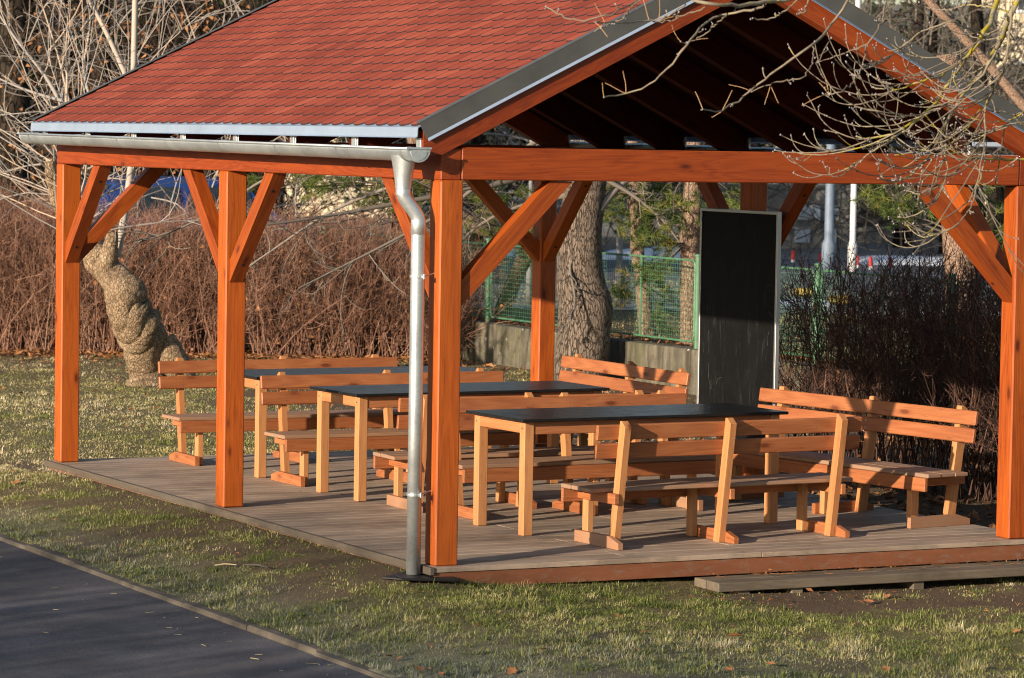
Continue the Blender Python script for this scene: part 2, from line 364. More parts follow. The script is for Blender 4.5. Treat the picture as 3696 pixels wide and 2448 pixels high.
        if cap: fs += [list(range(seg))[::-1], list(range((n-1)*seg, n*seg))]
        s.add(vs, fs, gc, mi)
    def build(s, name, mats, parent=None, smooth=False, angle=None):
        me = bpy.data.meshes.new(name); me.from_pydata(s.v, [], s.f)
        for m_ in (mats if isinstance(mats, (list, tuple)) else [mats]): me.materials.append(m_)
        me.polygons.foreach_set('material_index', s.mi)
        bm = bmesh.new(); bm.from_mesh(me); bmesh.ops.recalc_face_normals(bm, faces=bm.faces); bm.to_mesh(me); bm.free()
        t = me.attributes.new('gc', 'FLOAT_VECTOR', 'POINT'); t.data.foreach_set('vector', np.array(s.g, np.float32).ravel())
        t = me.attributes.new('rnd', 'FLOAT', 'POINT'); t.data.foreach_set('value', np.array(s.r, np.float32))
        if smooth:
            me.polygons.foreach_set('use_smooth', [len(p.vertices) == 4 for p in me.polygons])
        o = bpy.data.objects.new(name, me); COL.objects.link(o)
        if parent: o.parent = parent
        return o
def tubes(P, R, sides=3):
    """P (N,K,3), R (N,K) -> V, quads"""
    N, K, _ = P.shape; T = np.empty_like(P); T[:, 1:-1] = P[:, 2:]-P[:, :-2]; T[:, 0] = P[:, 1]-P[:, 0]; T[:, -1] = P[:, -1]-P[:, -2]
    T /= np.linalg.norm(T, axis=2, keepdims=True)+1e-9
    ref = np.broadcast_to(np.array([.31, .52, .17]), T.shape)
    A = np.cross(T, ref); A /= np.linalg.norm(A, axis=2, keepdims=True)+1e-9; B = np.cross(T, A)
    an = np.arange(sides)*2*np.pi/sides
    V = P[:, :, None]+R[:, :, None, None]*(A[:, :, None]*np.cos(an)[None, None, :, None]+B[:, :, None]*np.sin(an)[None, None, :, None])
    base = (np.arange(N)*K*sides)[:, None, None]+(np.arange(K-1)*sides)[None, :, None]+np.arange(sides)[None, None, :]
    nx = (np.arange(N)*K*sides)[:, None, None]+(np.arange(K-1)*sides)[None, :, None]+((np.arange(sides)+1) % sides)[None, None, :]
    Q = np.stack([base, nx, nx+sides, base+sides], -1).reshape(-1, 4)
    return V.reshape(-1, 3), Q
class Twigs:
    """batches of curved twigs in one mesh"""
    def __init__(s): s.V = []; s.Q = []; s.r = []; s.T3 = []; s.n = 0; s.mi = []; s.miT = []
    def add(s, P, R, rnd=None, sides=3, mi=0):
        V, Q = tubes(P, R, sides); s.V.append(V); s.Q.append(Q+s.n); s.n += len(V); N, K, _ = P.shape; s.mi.append(np.full(len(Q), mi))
        rnd = rng.random(N) if rnd is None else rnd
        s.r.append(np.repeat(rnd, K*sides))
    def tris(s, A, B, Cc, rnd, mi=0):
        n = len(A); V = np.stack([A, B, Cc], 1).reshape(-1, 3); s.V.append(V); s.T3.append(np.arange(n*3).reshape(-1, 3)+s.n); s.n += n*3; s.miT.append(np.full(n, mi))
        s.r.append(np.repeat(rnd, 3))
    def build(s, name, mats, parent=None):
        F = []; mi = []
        if s.Q: F.append(np.concatenate(s.Q)); mi.append(np.concatenate(s.mi))
        if s.T3: F.append(np.concatenate(s.T3)); mi.append(np.concatenate(s.miT))
        V = np.concatenate(s.V)
        return fast_mesh(name, V, F, mats, parent, {'rnd': np.concatenate(s.r), 'gc': V}, midx=np.concatenate(mi))
def unit(a): return a/(np.linalg.norm(a, axis=-1, keepdims=True)+1e-9)
def curves(start, d0, L, K=6, curl=.3, grav=0., wig=.12):
    """N random curved polylines"""
    N = len(start); P = np.empty((N, K, 3)); P[:, 0] = start; d = unit(d0.copy()); dv = rng.normal(0, curl/(K-1), (N, 3))
    for k in range(1, K):
        P[:, k] = P[:, k-1]+d*(L/(K-1))[:, None]; d = unit(d+dv+rng.normal(0, wig, (N, 3))/(K-1)*2+np.array([0, 0, grav/(K-1)]))
    return P
def children(P, per, Lf, spread=.7, lo=.25, K=5, curl=.5, grav=.25):
    """side twigs off polylines"""
    N, Kp, _ = P.shape; i = np.repeat(np.arange(N), per); t = lo+(1-lo)*rng.random(len(i)); x = t*(Kp-1); k = np.minimum(x.astype(int), Kp-2); fr = (x-k)[:, None]
    s = P[i, k]*(1-fr)+P[i, k+1]*fr; d = unit(P[i, k+1]-P[i, k]); d = unit(d+rng.normal(0, spread, d.shape))
    full = np.linalg.norm(P[:, -1]-P[:, 0], axis=1)[i]
    L = full*Lf*(.4+.8*rng.random(len(i)))*(1.15-.6*t)
    return curves(s, d, L, K, curl, grav), i
def taper(N, K, r0, r1):
    r0 = np.broadcast_to(r0, (N,)); r1 = np.broadcast_to(r1, (N,)); t = np.linspace(0, 1, K)[None]
    return r0[:, None]*(1-t)+r1[:, None]*t
# value noise for terrain
_h = np.random.default_rng(3).random((256, 256))
def vnoise(x, y, s):
    x = np.asarray(x, float)*s+1000; y = np.asarray(y, float)*s+1000; xi = np.floor(x).astype(int); yi = np.floor(y).astype(int); fx = x-xi; fy = y-yi
    fx = fx*fx*(3-2*fx); fy = fy*fy*(3-2*fy); g = lambda a, b: _h[a % 256, b % 256]
    return (g(xi, yi)*(1-fx)+g(xi+1, yi)*fx)*(1-fy)+(g(xi, yi+1)*(1-fx)+g(xi+1, yi+1)*fx)*fy
def fbm(x, y, s): return .5*vnoise(x, y, s)+.27*vnoise(x, y, s*2.1)+.15*vnoise(x, y, s*4.3)+.08*vnoise(x, y, s*9)
def sstep(a, b, x):
    t = np.clip((x-a)/(b-a), 0, 1); return t*t*(3-2*t)

W, D1, D2, PW, H = 4.339, 6.983, 3.500, .157, 2.41
DX0, DX1, DY0, DY1 = -.03, 4.64, -.05, 7.22
def ground_z(x, y):
    x = np.asarray(x, float); y = np.asarray(y, float)
    left = -.062-.09*sstep(0, 1.6, -x-.05)
    xx = np.clip(x, 0, 12)
    front = -.10-.17*(1-np.exp(-xx/1.8))+.012*np.clip(y, -40, 0)
    back = -.10-.05*sstep(1, 5, x)*sstep(14, 6, y)
    fr = sstep(.6, -.25, y)*sstep(-1.2, .1, x)
    bk = sstep(5.5, 9, y)
    z = left*(1-fr)+front*fr
    right = -.20+.10*sstep(5, 14, y)
    rt_ = sstep(4.2, 5, x)*(1-fr)*(1-bk)
    z = z*(1-rt_)+right*rt_
    z = z*(1-bk)+back*bk
    under = (x > .1) & (x < 4.5) & (y > .1) & (y < 7.0)
    z = np.where(under, np.minimum(z, -.22), z)
    dep = (x-CAM[0])*FW[0]+(y-CAM[1])*FW[1]
    z = z+.40*sstep(44, 47, dep)*sstep(9.7, 9.0, x)
    z = np.where(x > 9.58, .34, z)
    return z+.018*(fbm(x, y, 2.2)-.5)
def soil_amt(x, y):
    x = np.asarray(x, float); y = np.asarray(y, float)
    n = fbm(x+7, y, .9)
    s = sstep(.60, .70, n)*.6
    s = np.maximum(s, sstep(.50, .62, fbm(x, y+31, 1.5)+.28*sstep(.55, .0, -x)*(x < .1)*(y > -.1)-.06)*(x < .05)*(y < 8)*(x > -1.2)*.8)
    s = np.maximum(s, sstep(.0, .25, fbm(x, y, 1.7)-.42+.34*sstep(.75, .2, np.abs(y+.58))+.5*(fbm(x, y, 6.)-.5))*sstep(1.2, 2.2, x)*(y > -1.5)*(y < 0))
    dep = (x-CAM[0])*FW[0]+(y-CAM[1])*FW[1]
    s = np.maximum(s, sstep(36.3, 38.5, dep+1.5*(n-.5))*(y > 8)*.5)
    s = np.maximum(s, ((x > 4.6) & (x < 9.5) & (y < 15))*.85)
    return np.clip(s, 0, 1)
def frost_amt(x, y):
    return sstep(.0, .9, -np.asarray(x, float)-.55)*.75*(np.asarray(y) < 5)+.75*sstep(-1.3, -3.2, y)*sstep(2.8, -.5, x)

# ------------------------------------------------------------------ ground sheets
def graded(lo, a, b, hi, step, n):
    L = lo+(a-lo)*(1-np.linspace(1, 0, n)**2.2) if False else a-(a-lo)*np.linspace(1, 0, n)**2.5
    Rr = b+(hi-b)*np.linspace(0, 1, n)**2.5
    return np.concatenate([L[:-1], np.arange(a, b, step), Rr])
gx = graded(-300, -4.5, 9.45, 320, .06, 40); gx = np.sort(np.concatenate([gx[gx < 9.45], [9.45, 9.575, 9.585, 9.7], gx[gx > 9.75]]))
gy = graded(-300, -5.2, 9, 420, .06, 46)
X, Y = np.meshgrid(gx, gy, indexing='ij'); Z = ground_z(X, Y)
nx_, ny_ = X.shape; I = np.arange(nx_*ny_).reshape(nx_, ny_)
Q = np.stack([I[:-1, :-1], I[1:, :-1], I[1:, 1:], I[:-1, 1:]], -1).reshape(-1, 4)
tag(fast_mesh('ground', np.stack([X, Y, Z], -1).reshape(-1, 3), [Q], M['ground'], None, {'soil': soil_amt(X, Y).ravel(), 'frost': frost_amt(X, Y).ravel()}, True), kind='structure')
def sheet(name, poly, z, mat, nsub=1):
    mb = MB(); mb.add([(p[0], p[1], z) for p in poly], [list(range(len(poly)))]); return tag(mb.build(name, mat), kind='structure')
# asphalt path (left), kerb
kx = lambda y: -1.640+.0075*y            # kerb outer side
gyp = np.arange(-14, 40, .25); xs = [-30, -14, -8, -5, -4, -3.4, -3, -2.6, -2.2, -1.9]
Px = np.array([xs+[kx(y)-.045] for y in gyp]); Py = np.repeat(gyp[:, None], len(xs)+1, 1)
Pz = -.172+.012*(fbm(Px, Py, .8)-.5)-.004*np.clip(-1.7-Px, 0, 5)
I = np.arange(Px.size).reshape(Px.shape); Q = np.stack([I[:-1, :-1], I[:-1, 1:], I[1:, 1:], I[1:, :-1]], -1).reshape(-1, 4)
tag(fast_mesh('path', np.stack([Px, Py, Pz], -1).reshape(-1, 3), [Q], M['asphalt'], None, None, True), kind='structure')
# sink the lawn under the path: the lawn sheet lies above -.17 there, so lower it
g = bpy.data.objects['ground'].data; co = np.empty(len(g.vertices)*3, np.float32); g.vertices.foreach_get('co', co); co = co.reshape(-1, 3)
msk = (co[:, 0] < kx(co[:, 1])-.02) & (co[:, 1] < 40); co[msk, 2] = -.26; g.vertices.foreach_set('co', co.ravel()); g.update()
kb = MB()
for k in range(-14, 40):
    y0, y1 = k*1.0+.004, k*1.0+.996
    p0 = np.array([kx(y0), y0, -.21]); p1 = np.array([kx(y1), y1, -.21]); d = unit(p1-p0)
    kb.beam((p0+p1)/2+np.array([random.uniform(-.006, .006), 0, random.uniform(-.007, .006)]), [d, np.cross([0, 0, 1], d), (0, 0, 1)], [np.linalg.norm(p1-p0), .085, .13], .012)
tag(kb.build('kerb', M['kerb']), kind='structure')
# road and pavement beyond the fence: bands across the view
def band(d0, d1, z, s0=-25, s1=45):
    h = unit(np.array([FW[0], FW[1], 0])); r = np.array([h[1], -h[0], 0])
    return [(CAM+h*d+r*s)[:2] for d, s in ((d0, s0), (d0, s1), (d1, s1), (d1, s0))]
sheet('pavement', band(46.0, 47.6, 0, -8, 45), .355, M['pave'])
sheet('road', band(47.6, 67, 0, -8, 60), .347, M['road'])
sheet('parking_area', band(67, 200, 0, -60, 90), .352, M['farwall'])
rl = MB()
h = unit(np.array([FW[0], FW[1], 0])); r_ = np.array([h[1], -h[0], 0])
for d0 in (52.5, 60):
    p = CAM+h*d0; a = p+r_*-6; b = p+r_*40; rl.add([(q[0], q[1], .353) for q in (a, b, b+h*.14, a+h*.14)], [[0, 1, 2, 3]])
tag(rl.build('road_line', M['white']), kind='structure')

# ------------------------------------------------------------------ deck
dk = thing('wooden_deck', 'grey weathered plank deck on a worn orange rim under the pavilion', 'deck')
b_ = MB(); y = DY0; k = 0
while y < DY1-.02:
    wd = .142
    nseg = [DX0+random.uniform(-.006, .004), random.choice([1.4, 2.35, 3.2]), DX1+random.uniform(-.006, .006)]
    for j in range(2): b_.box((nseg[j]+(.002 if j else 0), y+.0047, -.034+random.uniform(-.0015, .0015)), (nseg[j+1], min(y+wd-.0047, DY1), random.uniform(-.0025, .0005)), .003, 0)
    y += wd
b_.build('deck_boards', M['deck'], dk)
f_ = MB(); f_.box((DX0+.01, DY0+.012, -.137), (DX1-.01, DY0+.052, -.036), .003, 0); f_.build('fascia_board', M['fascia'], dk)
for xx in (DX0+.012, DX1-.055):
    f_ = MB(); f_.box((xx, DY0+.055, -.11), (xx+.045, DY1-.01, -.036), .003, 1); f_.build('rim_joist', M['rim'], dk)
f_ = MB(); f_.box((DX0-.030, DY0-.004, -.046), (DX0+.003, DY1+.004, .0022), .004, 1); f_.build('edge_board', M['edge'], dk)
f_ = MB(); f_.box((DX0+.06, DY1-.06, -.13), (DX1-.06, DY1-.015, -.036), .003, 0); f_.build('rim_joist', M['rim'], dk)
for xx in (.9, 1.9, 2.9, 3.8):
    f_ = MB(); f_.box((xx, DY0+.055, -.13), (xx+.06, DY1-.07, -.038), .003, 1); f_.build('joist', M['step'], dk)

st = thing('step_plank', 'long low weathered plank step in front of the deck', 'step')
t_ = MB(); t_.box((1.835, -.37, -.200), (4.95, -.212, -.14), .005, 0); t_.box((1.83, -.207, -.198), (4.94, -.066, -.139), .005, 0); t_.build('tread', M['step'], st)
for xx in (2.0, 2.40, 3.34, 4.42):
    t_ = MB(); zb = float(ground_z(xx, -.3))-.02; t_.box((xx, -.345, zb), (xx+.085, -.08, -.2005), .004, 1); t_.build('support_block', M['step'], st)

# ------------------------------------------------------------------ pavilion
pv = thing('pavilion', 'open orange stained timber pavilion with a red shingle gable roof', 'pavilion')
ZP = 2.605
def post(x, y):
    b = MB(); b.beam((x+PW/2, y+PW/2, H/2), [(0, 0, 1), (1, 0, 0), (0, 1, 0)], [H-.002, PW, PW], .009); return b.build('post', M['stain'], pv)
for x, y in ((0, 0), (0, D2), (0, D1), (W, 0), (W, D2), (W, D1)): post(x, y)
def plate(x0):
    b = MB(); b.box((x0, .004, H), (x0+.139, D1+PW-.004, ZP), .006, 1); b.build('wall_plate', M['stain2'], pv)
plate(.0015); plate(W+PW-.1405)
for y0 in (0., D1+PW-.14):
    b = MB(); b.box((.144, y0+.001, H+.002), (W+PW-.144, y0+.139, 2.615), .006, 0); b.build('tie_beam', M['stain2'], pv)
def brace(px, py, dx, dy):
    """45 degree strut from the post face outward and up"""
    b = MB(); zb = 1.615; vt = .162; run = H-zb-.001
    o = [px+PW/2+dx*(PW/2+.001), py+PW/2+dy*(PW/2+.001), 0]; n = np.array([abs(dy), abs(dx), 0]); o = np.array(o)-n*.05
    b.prism([(0, zb), (run*.985, H-.001), (run*.985-vt*.97, H-.001), (0, zb+vt)], o, (dx, dy, 0), (0, 0, 1), n, .10, 0, (1, 1)); bo_ = b.build('brace', M['stain'], pv)
    for zz in (zb+.13, H-.13):
        sc_ = MB(); xx = (zz-zb)*run*.985/(H-.001-zb); pt = o+n*.05+np.array([dx, dy, 0])*xx+np.array([0, 0, zz]); nn_ = unit(np.array([dx*.72, dy*.72, -.70])); sc_.lathe([(.013, -.004), (.013, .0012), (.006, .0014)], pt, nn_, 10); sc_.build('screw_head', M['rubber'], bo_)
    return bo_
for a in ((0, 0, 1, 0), (0, 0, 0, 1), (0, D2, 0, 1), (0, D2, 0, -1), (0, D1, 0, -1), (0, D1, 1, 0), (W, 0, -1, 0), (W, 0, 0, 1), (W, D2, 0, 1), (W, D2, 0, -1), (W, D1, 0, -1), (W, D1, -1, 0)): brace(*a)
# roof geometry: surface z = Z0 + SL*x on the left slope, mirrored about XR
SL, Z0, XR = .4895, 2.816, W/2+PW/2; RZ = Z0+SL*XR; OV = .022; Y0, Y1 = -OV, D1+PW+.13; XE = -.160
def side(x): return x, lambda q: q
RB0 = 2.567
for k in range(8):
    y = .0 + k*(D1+PW-.10)/7-(.014 if k == 0 else 0)
    for sgn in (1, -1):
        b = MB(); top = lambda x: Z0-.038+SL*x; bot = lambda x: RB0+.4946*x
        xr = XR-.0012
        pts = [(-.13, RB0), (0, RB0), (xr, bot(xr)), (xr, top(xr)), (-.13, top(-.13))]
        if sgn < 0: pts = [(2*XR-p, q) for p, q in pts][::-1]
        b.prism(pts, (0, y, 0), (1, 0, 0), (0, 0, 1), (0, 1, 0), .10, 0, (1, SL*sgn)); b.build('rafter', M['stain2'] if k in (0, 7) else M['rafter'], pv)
def slope(sgn):
    sd = 'L' if sgn > 0 else 'R'
    mx = (lambda x: x) if sgn > 0 else (lambda x: 2*XR-x)
    sh = MB(); nb = 17; x0, x1 = XE+.02, XR-.002
    for i in range(nb):
        xa = x0+(x1-x0)*i/nb; xb = x0+(x1-x0)*(i+1)/nb-.003
        ps = [(xa, Z0-.036+SL*xa), (xb, Z0-.036+SL*xb), (xb, Z0-.012+SL*xb), (xa, Z0-.012+SL*xa)]
        ps = [(mx(p), q) for p, q in ps]
        sh.prism(ps if sgn > 0 else ps[::-1], (0, Y0+.035, 0), (1, 0, 0), (0, 0, 1), (0, 1, 0), Y1-Y0-.07)
    # boards run along y: grain along the extrusion
    sh.g = [(g_[2], g_[0], g_[1]) for g_ in sh.g]
    sh.build('roof_sheathing', M['shade_sheathing'], pv)
    # shingles
    tb = MB(); cs = math.sqrt(1+SL*SL); u = np.array([1/cs, 0, SL/cs]); nrm = np.array([-SL/cs, 0, 1/cs]); o = np.array([XE, 0, Z0+SL*XE])
    Lr = (XR-XE)*cs; ex = .139; tw = .172; i = 0; t = .004
    while t < Lr-.02:
        s = Y0+.02-(tw/2 if i % 2 else 0)+random.uniform(-.008, .008)
        while s < Y1-.02:
            a, b2 = max(s+.0042, Y0+.02), min(s+tw-.0042, Y1-.02)
            if b2-a > .02:
                tj = random.uniform(-.003, .003); tp = min(t+ex+.06, Lr); w2 = b2-a; dr = .052
                pr = [(a, tp)]
                for q in range(9):
                    e = -1+2*q/8; pr.append((a+w2*(e+1)/2, t+tj+dr*(1-math.sqrt(max(0, 1-abs(e)**2.3)))))
                pr.append((b2, tp))
                lift = lambda tt: .0125*(1-(tt-t)/(ex+.06))+.0005
                top_ = [o+u*q+np.array([0, p, 0])+nrm*lift(q) for p, q in pr]; bt_ = [o+u*q+np.array([0, p, 0])+nrm*max(lift(q)-.0095, -.002) for p, q in pr]
                if sgn < 0:
                    for L_ in (top_, bt_):
                        for v in L_: v[0] = 2*XR-v[0]
                n_ = len(pr); tb.add(top_+bt_, [list(range(n_))]+[[j, j+1, n_+j+1, n_+j] for j in range(n_-1)], None, 0); tb.mi[-(n_-1):] = [1]*(n_-1)
            s += tw
        t += ex; i += 1
    tb.build('shingles', [M['shingle'], M['shedge']], pv)
    # verge flashing, both gables
    for yv, dy in ((Y0, -1), (Y1, 1)):
        f = MB(); dv = .122
        z = lambda x: Z0+SL*x
        face = [(XE-.005, z(XE)-.0), (XR-.001, z(XR)-.0), (XR-.001, z(XR)+.022), (XE-.005, z(XE)+.022)]
        pts = [(XE+.048, z(XE+.048)-.098+.0), (XR-.0012, z(XR)-.098), (XR-.0012, z(XR)+.024), (XE-.004, z(XE)+.022)]
        pts = [(mx(p), q) for p, q in pts]
        f.prism(pts if sgn > 0 else pts[::-1], (0, yv-.002*dy, 0), (1, 0, 0), (0, 0, 1), (0, dy, 0), .004)
        cap = [(XE-.004, z(XE)+.0225), (XR-.0012, z(XR)+.0245), (XR-.0012, z(XR)+.0285), (XE-.004, z(XE)+.0265)]; cap = [(mx(p), q) for p, q in cap]
        f.prism(cap if sgn > 0 else cap[::-1], (0, yv+.003*dy, 0), (1, 0, 0), (0, 0, 1), (0, -dy, 0), .07)
        lp = [(XE+.055, z(XE+.055)-.1135), (XR-.0014, z(XR)-.1135)]
        vs = []
        for p, q in lp:
            vs += [(mx(p), yv+.002*dy, q+.017), (mx(p), yv+.015*dy, q), (mx(p), yv+.014*dy, q-.003), (mx(p), yv-.001*dy, q+.012)]
        f.add(vs, [[0, 1, 5, 4], [1, 2, 6, 5], [2, 3, 7, 6], [0, 4, 7, 3]], None, 1)
        f.build('verge_flashing', [M['flash'], M['lip']], pv)
    # eave flashing in overlapping lengths
    f = MB(); yy = Y0+.005; k = 0
    while yy < Y1-.02:
        y2 = min(yy+2.0, Y1-.005); e = .002*(k % 2)
        pts = [(XE+.03, Z0+SL*(XE+.03)+.001+e), (XE-.012-e, Z0+SL*XE-.004), (XE-.016-e, Z0+SL*XE-.060), (XE-.026-e, Z0+SL*XE-.067), (XE-.024-e, Z0+SL*XE-.0695), (XE-.012-e, Z0+SL*XE-.062), (XE-.009, Z0+SL*XE-.008), (XE+.03, Z0+SL*(XE+.03)-.002)]
        pts = [(mx(p), q) for p, q in pts]; f.prism(pts if sgn > 0 else pts[::-1], (0, yy, 0), (1, 0, 0), (0, 0, 1), (0, 1, 0), y2-yy); yy = y2-.004; k += 1
    f.build('eave_flashing', M['lip'], pv)
slope(1); slope(-1)
rc = MB(); rc.prism([(XR-.12, RZ+.030-.12*SL), (XR, RZ+.034), (XR+.12, RZ+.030-.12*SL), (XR+.12, RZ+.024-.12*SL), (XR, RZ+.027), (XR-.12, RZ+.024-.12*SL)], (0, Y0, 0), (1, 0, 0), (0, 0, 1), (0, 1, 0), Y1-Y0); rc.build('ridge_cap', M['flash'], pv)
# gutters: a real trough with bead, end caps, straps
def gutter(sgn):
    mx = (lambda x: x) if sgn > 0 else (lambda x: 2*XR-x)
    gx_, r = -.205, .076; ya, yb = -.10, 7.24; za, zb = 2.598, 2.643
    g_ = MB(); n = 14; vs = []; fs = []
    ys = np.linspace(ya, yb, 9)
    for y in ys:
        z = za+(zb-za)*(y-ya)/(yb-ya)
        for rr in (r, r-.003):
            for k in range(n+1):
                a = math.pi+math.pi*k/n; vs.append((mx(gx_+rr*math.cos(a)), y, z+rr*math.sin(a)))
    m2 = 2*(n+1)
    for i in range(len(ys)-1):
        for k in range(n):
            fs.append([i*m2+k, i*m2+k+1, (i+1)*m2+k+1, (i+1)*m2+k]); q = n+1; fs.append([i*m2+q+k, (i+1)*m2+q+k, (i+1)*m2+q+k+1, i*m2+q+k+1])
        for k in (0, n): fs.append([i*m2+k, (i+1)*m2+k, (i+1)*m2+n+1+k, i*m2+n+1+k])
    g_.add(vs, fs)
    go = g_.build('gutter', M['zinc'], pv, True)
    b = MB(); b.tube([(mx(gx_-r-.004), ya-.012, za+.004), (mx(gx_-r-.004), yb, zb+.004)], .0085, 8); b.build('rim_bead', M['zinc'], go, True)
    for y, z, d in ((ya, za, -1), (yb, zb, 1)):
        b = MB(); arc = [(gx_+(r+.004)*math.cos(math.pi+math.pi*k/16), z+(r+.004)*math.sin(math.pi+math.pi*k/16)) for k in range(17)]
        b.prism([(mx(p), q) for p, q in arc], (0, y+.001*d, 0), (1, 0, 0), (0, 0, 1), (0, d, 0), .004)
        b.box((min(mx(gx_-r-.012), mx(gx_+r+.012)), y-.012 if d < 0 else y, z-.001), (max(mx(gx_-r-.012), mx(gx_+r+.012)), y if d < 0 else y+.012, z+.014), .003)
        arc2 = [(gx_+(r*.72)*math.cos(math.pi+math.pi*k/16), z-.012+(r*.72)*math.sin(math.pi+math.pi*k/16)) for k in range(17)]
        b.prism([(mx(p), q) for p, q in arc2], (0, y+.005*d, 0), (1, 0, 0), (0, 0, 1), (0, d, 0), .004)
        b.build('end_cap', M['zinc'], go)
    for k in range(8):
        y = .05+k*(D1+PW-.10)/7-.065+(.03 if k == 0 else 0); z = za+(zb-za)*(y-ya)/(yb-ya); b = MB(); rr = r+.0035; vs = []; fs = []
        for yy in (y-.014, y+.014):
            for q in range(13):
                a = math.pi+math.pi*q/12; vs.append((mx(gx_+rr*math.cos(a)), yy, z+rr*math.sin(a)))
        for q in range(12): fs.append([q, q+1, 13+q+1, 13+q])
        b.add(vs, fs)
        xa, xb = sorted((mx(gx_+r+.002), mx(gx_+r+.008))); b.box((xa, y-.014, z-.01), (xb, y+.014, z+.075), .001, 2)
        xa, xb = sorted((mx(-.139), mx(-.118))); b.box((xa, y-.004, z+.005), (xb, y+.058, z+.07), .001, 2)
        b.tube([(mx(gx_-r), y, z+.006), (mx(gx_-.01), y, z+.012), (mx(gx_+r), y, z+.004)], .004, 5)
        b.build('bracket', M['zinc'], go)
    return gx_
gutter(1); gutter(-1)
# down pipe with funnel, swan neck and clamps
PX_, PY_ = -.112, .080
dp = MB(); fz = 2.535
prof = []
vs = []; fs = []; rings = [(2.562, .075, .105), (2.52, .068, .095), (2.44, .057, .066), (2.372, .0505, .0505), (2.355, .0505, .0505)]
for z, rx, ry in rings:
    for k in range(20): a = 2*math.pi*k/20; vs.append((-.208+rx*math.cos(a), .105+ry*math.sin(a), z))
for i in range(len(rings)-1):
    for k in range(20): fs.append([i*20+k, i*20+(k+1) % 20, (i+1)*20+(k+1) % 20, (i+1)*20+k])
dp.add(vs, fs); dpo = dp.build('downpipe_funnel', M['zinc'], pv, True)
pts = [(-.208, .105, 2.38)]
for k in range(13):
    t = k/12; s = t*t*(3-2*t); pts.append((-.208+(PX_+.208)*s, .105+(PY_-.105)*s, 2.335-.185*t))
gz = float(ground_z(PX_, PY_))+.028
pts += [(PX_, PY_, 2.1), (PX_, PY_, 1.0), (PX_, PY_, gz)]
dq = MB(); dq.tube(pts, .0445, 24); dpp = dq.build('downpipe', M['zinc'], pv, True)
dq = MB(); dq.lathe([(.0445, 0), (.0475, .002), (.0475, .09), (.0455, .095)], (PX_, PY_, 2.07), (0, 0, 1), 24, cap=False); dq.build('pipe_sleeve', M['zinc'], dpp, True); dq = MB(); dq.lathe([(.047, 0), (.0475, .05), (.0455, .053)], (-.208, .105, 2.315), (0, 0, 1), 24, cap=False); dq.build('pipe_sleeve', M['zinc'], dpp, True)
for z in (1.80, .44):
    c_ = MB(); c_.lathe([(.0455, 0), (.050, .001), (.0505, .009), (.050, .017), (.0455, .018)], (PX_, PY_, z), (0, 0, 1), 24, cap=False)
    c_.box((PX_+.012, PY_-.062, z-.006), (PX_+.024, PY_-.046, z+.026), .002); c_.tube([(PX_+.04, PY_, z+.009), (.0, PY_-.004, z+.03)], .0045, 6); c_.build('pipe_clamp', M['zinc'], dpp)
sp = MB(); sp.beam((PX_+.05, PY_-.09, gz-.013), [(.97, -.25, -.03), (.25, .97, 0), (0, 0, 1)], [.36, .24, .016], .004); sp.beam((PX_-.02, PY_+.03, gz-.016), [(.8, .6, 0), (-.6, .8, 0), (0, 0, 1)], [.32, .20, .012], .004)
tag(sp.build('splash_mat', M['rubber']), 'black rubber mat under the foot of the downpipe', 'mat')

# ------------------------------------------------------------------ tables
def make_table():
    t = thing('picnic_table', 'x', 'table', group='black topped tables on the deck')
    LW, LD, ZT = 2.055, .712, .772
    b = MB(); b.box((-.045, -.045, ZT+.001), (LW+.045, LD+.045, ZT+.0215), .004); b.build('tabletop', M['lam'], t)
    for x, y in ((0, 0), (LW-.072, 0), (0, LD-.072), (LW-.072, LD-.072)):
        b = MB(); b.box((x, y, .0005), (x+.072, y+.072, ZT), .004, 2)
        lg = b.build('leg', M['pale'], t); s = MB()
        s.lathe([(.0075, 0), (.0075, .003), (.003, .0035)], (x-.0005 if x < 1 else x+.0725, y+.036, ZT-.045), (-1, 0, 0) if x < 1 else (1, 0, 0), 10); s.build('bolt', M['screw'], lg)
    for lo, hi, al in (((.073, .006, ZT-.088), (LW-.073, .034, ZT), 0), ((.073, LD-.034, ZT-.088), (LW-.073, LD-.006, ZT), 0), ((.004, .073, ZT-.080), (.032, LD-.073, ZT), 1), ((LW-.032, .073, ZT-.080), (LW-.004, LD-.073, ZT), 1)):
        b = MB(); b.box(lo, hi, .003, al); b.build('apron', M['pale'] if al else M['bench'], t)
    return t
tb0 = make_table()
for i, (x, y, a, lab) in enumerate(((1.263, 1.258, 2.2, 'black topped table nearest the front of the deck, beside the drainpipe post'), (1.089, 3.571, 1.8, 'middle one of the three black topped tables, between two pairs of benches'), (1.044, 5.355, 1.0, 'black topped table farthest back, behind the slanted benches'))):
    o = tb0 if i == 0 else dup(tb0); o.location = (x, y, 0); o.rotation_euler = (0, 0, math.radians(a)); o['label'] = lab
tables = [o for o in COL.objects if o.name.startswith('picnic_table')]
tables[2]['label'] = 'black topped table farthest back, in front of the rearmost bench'

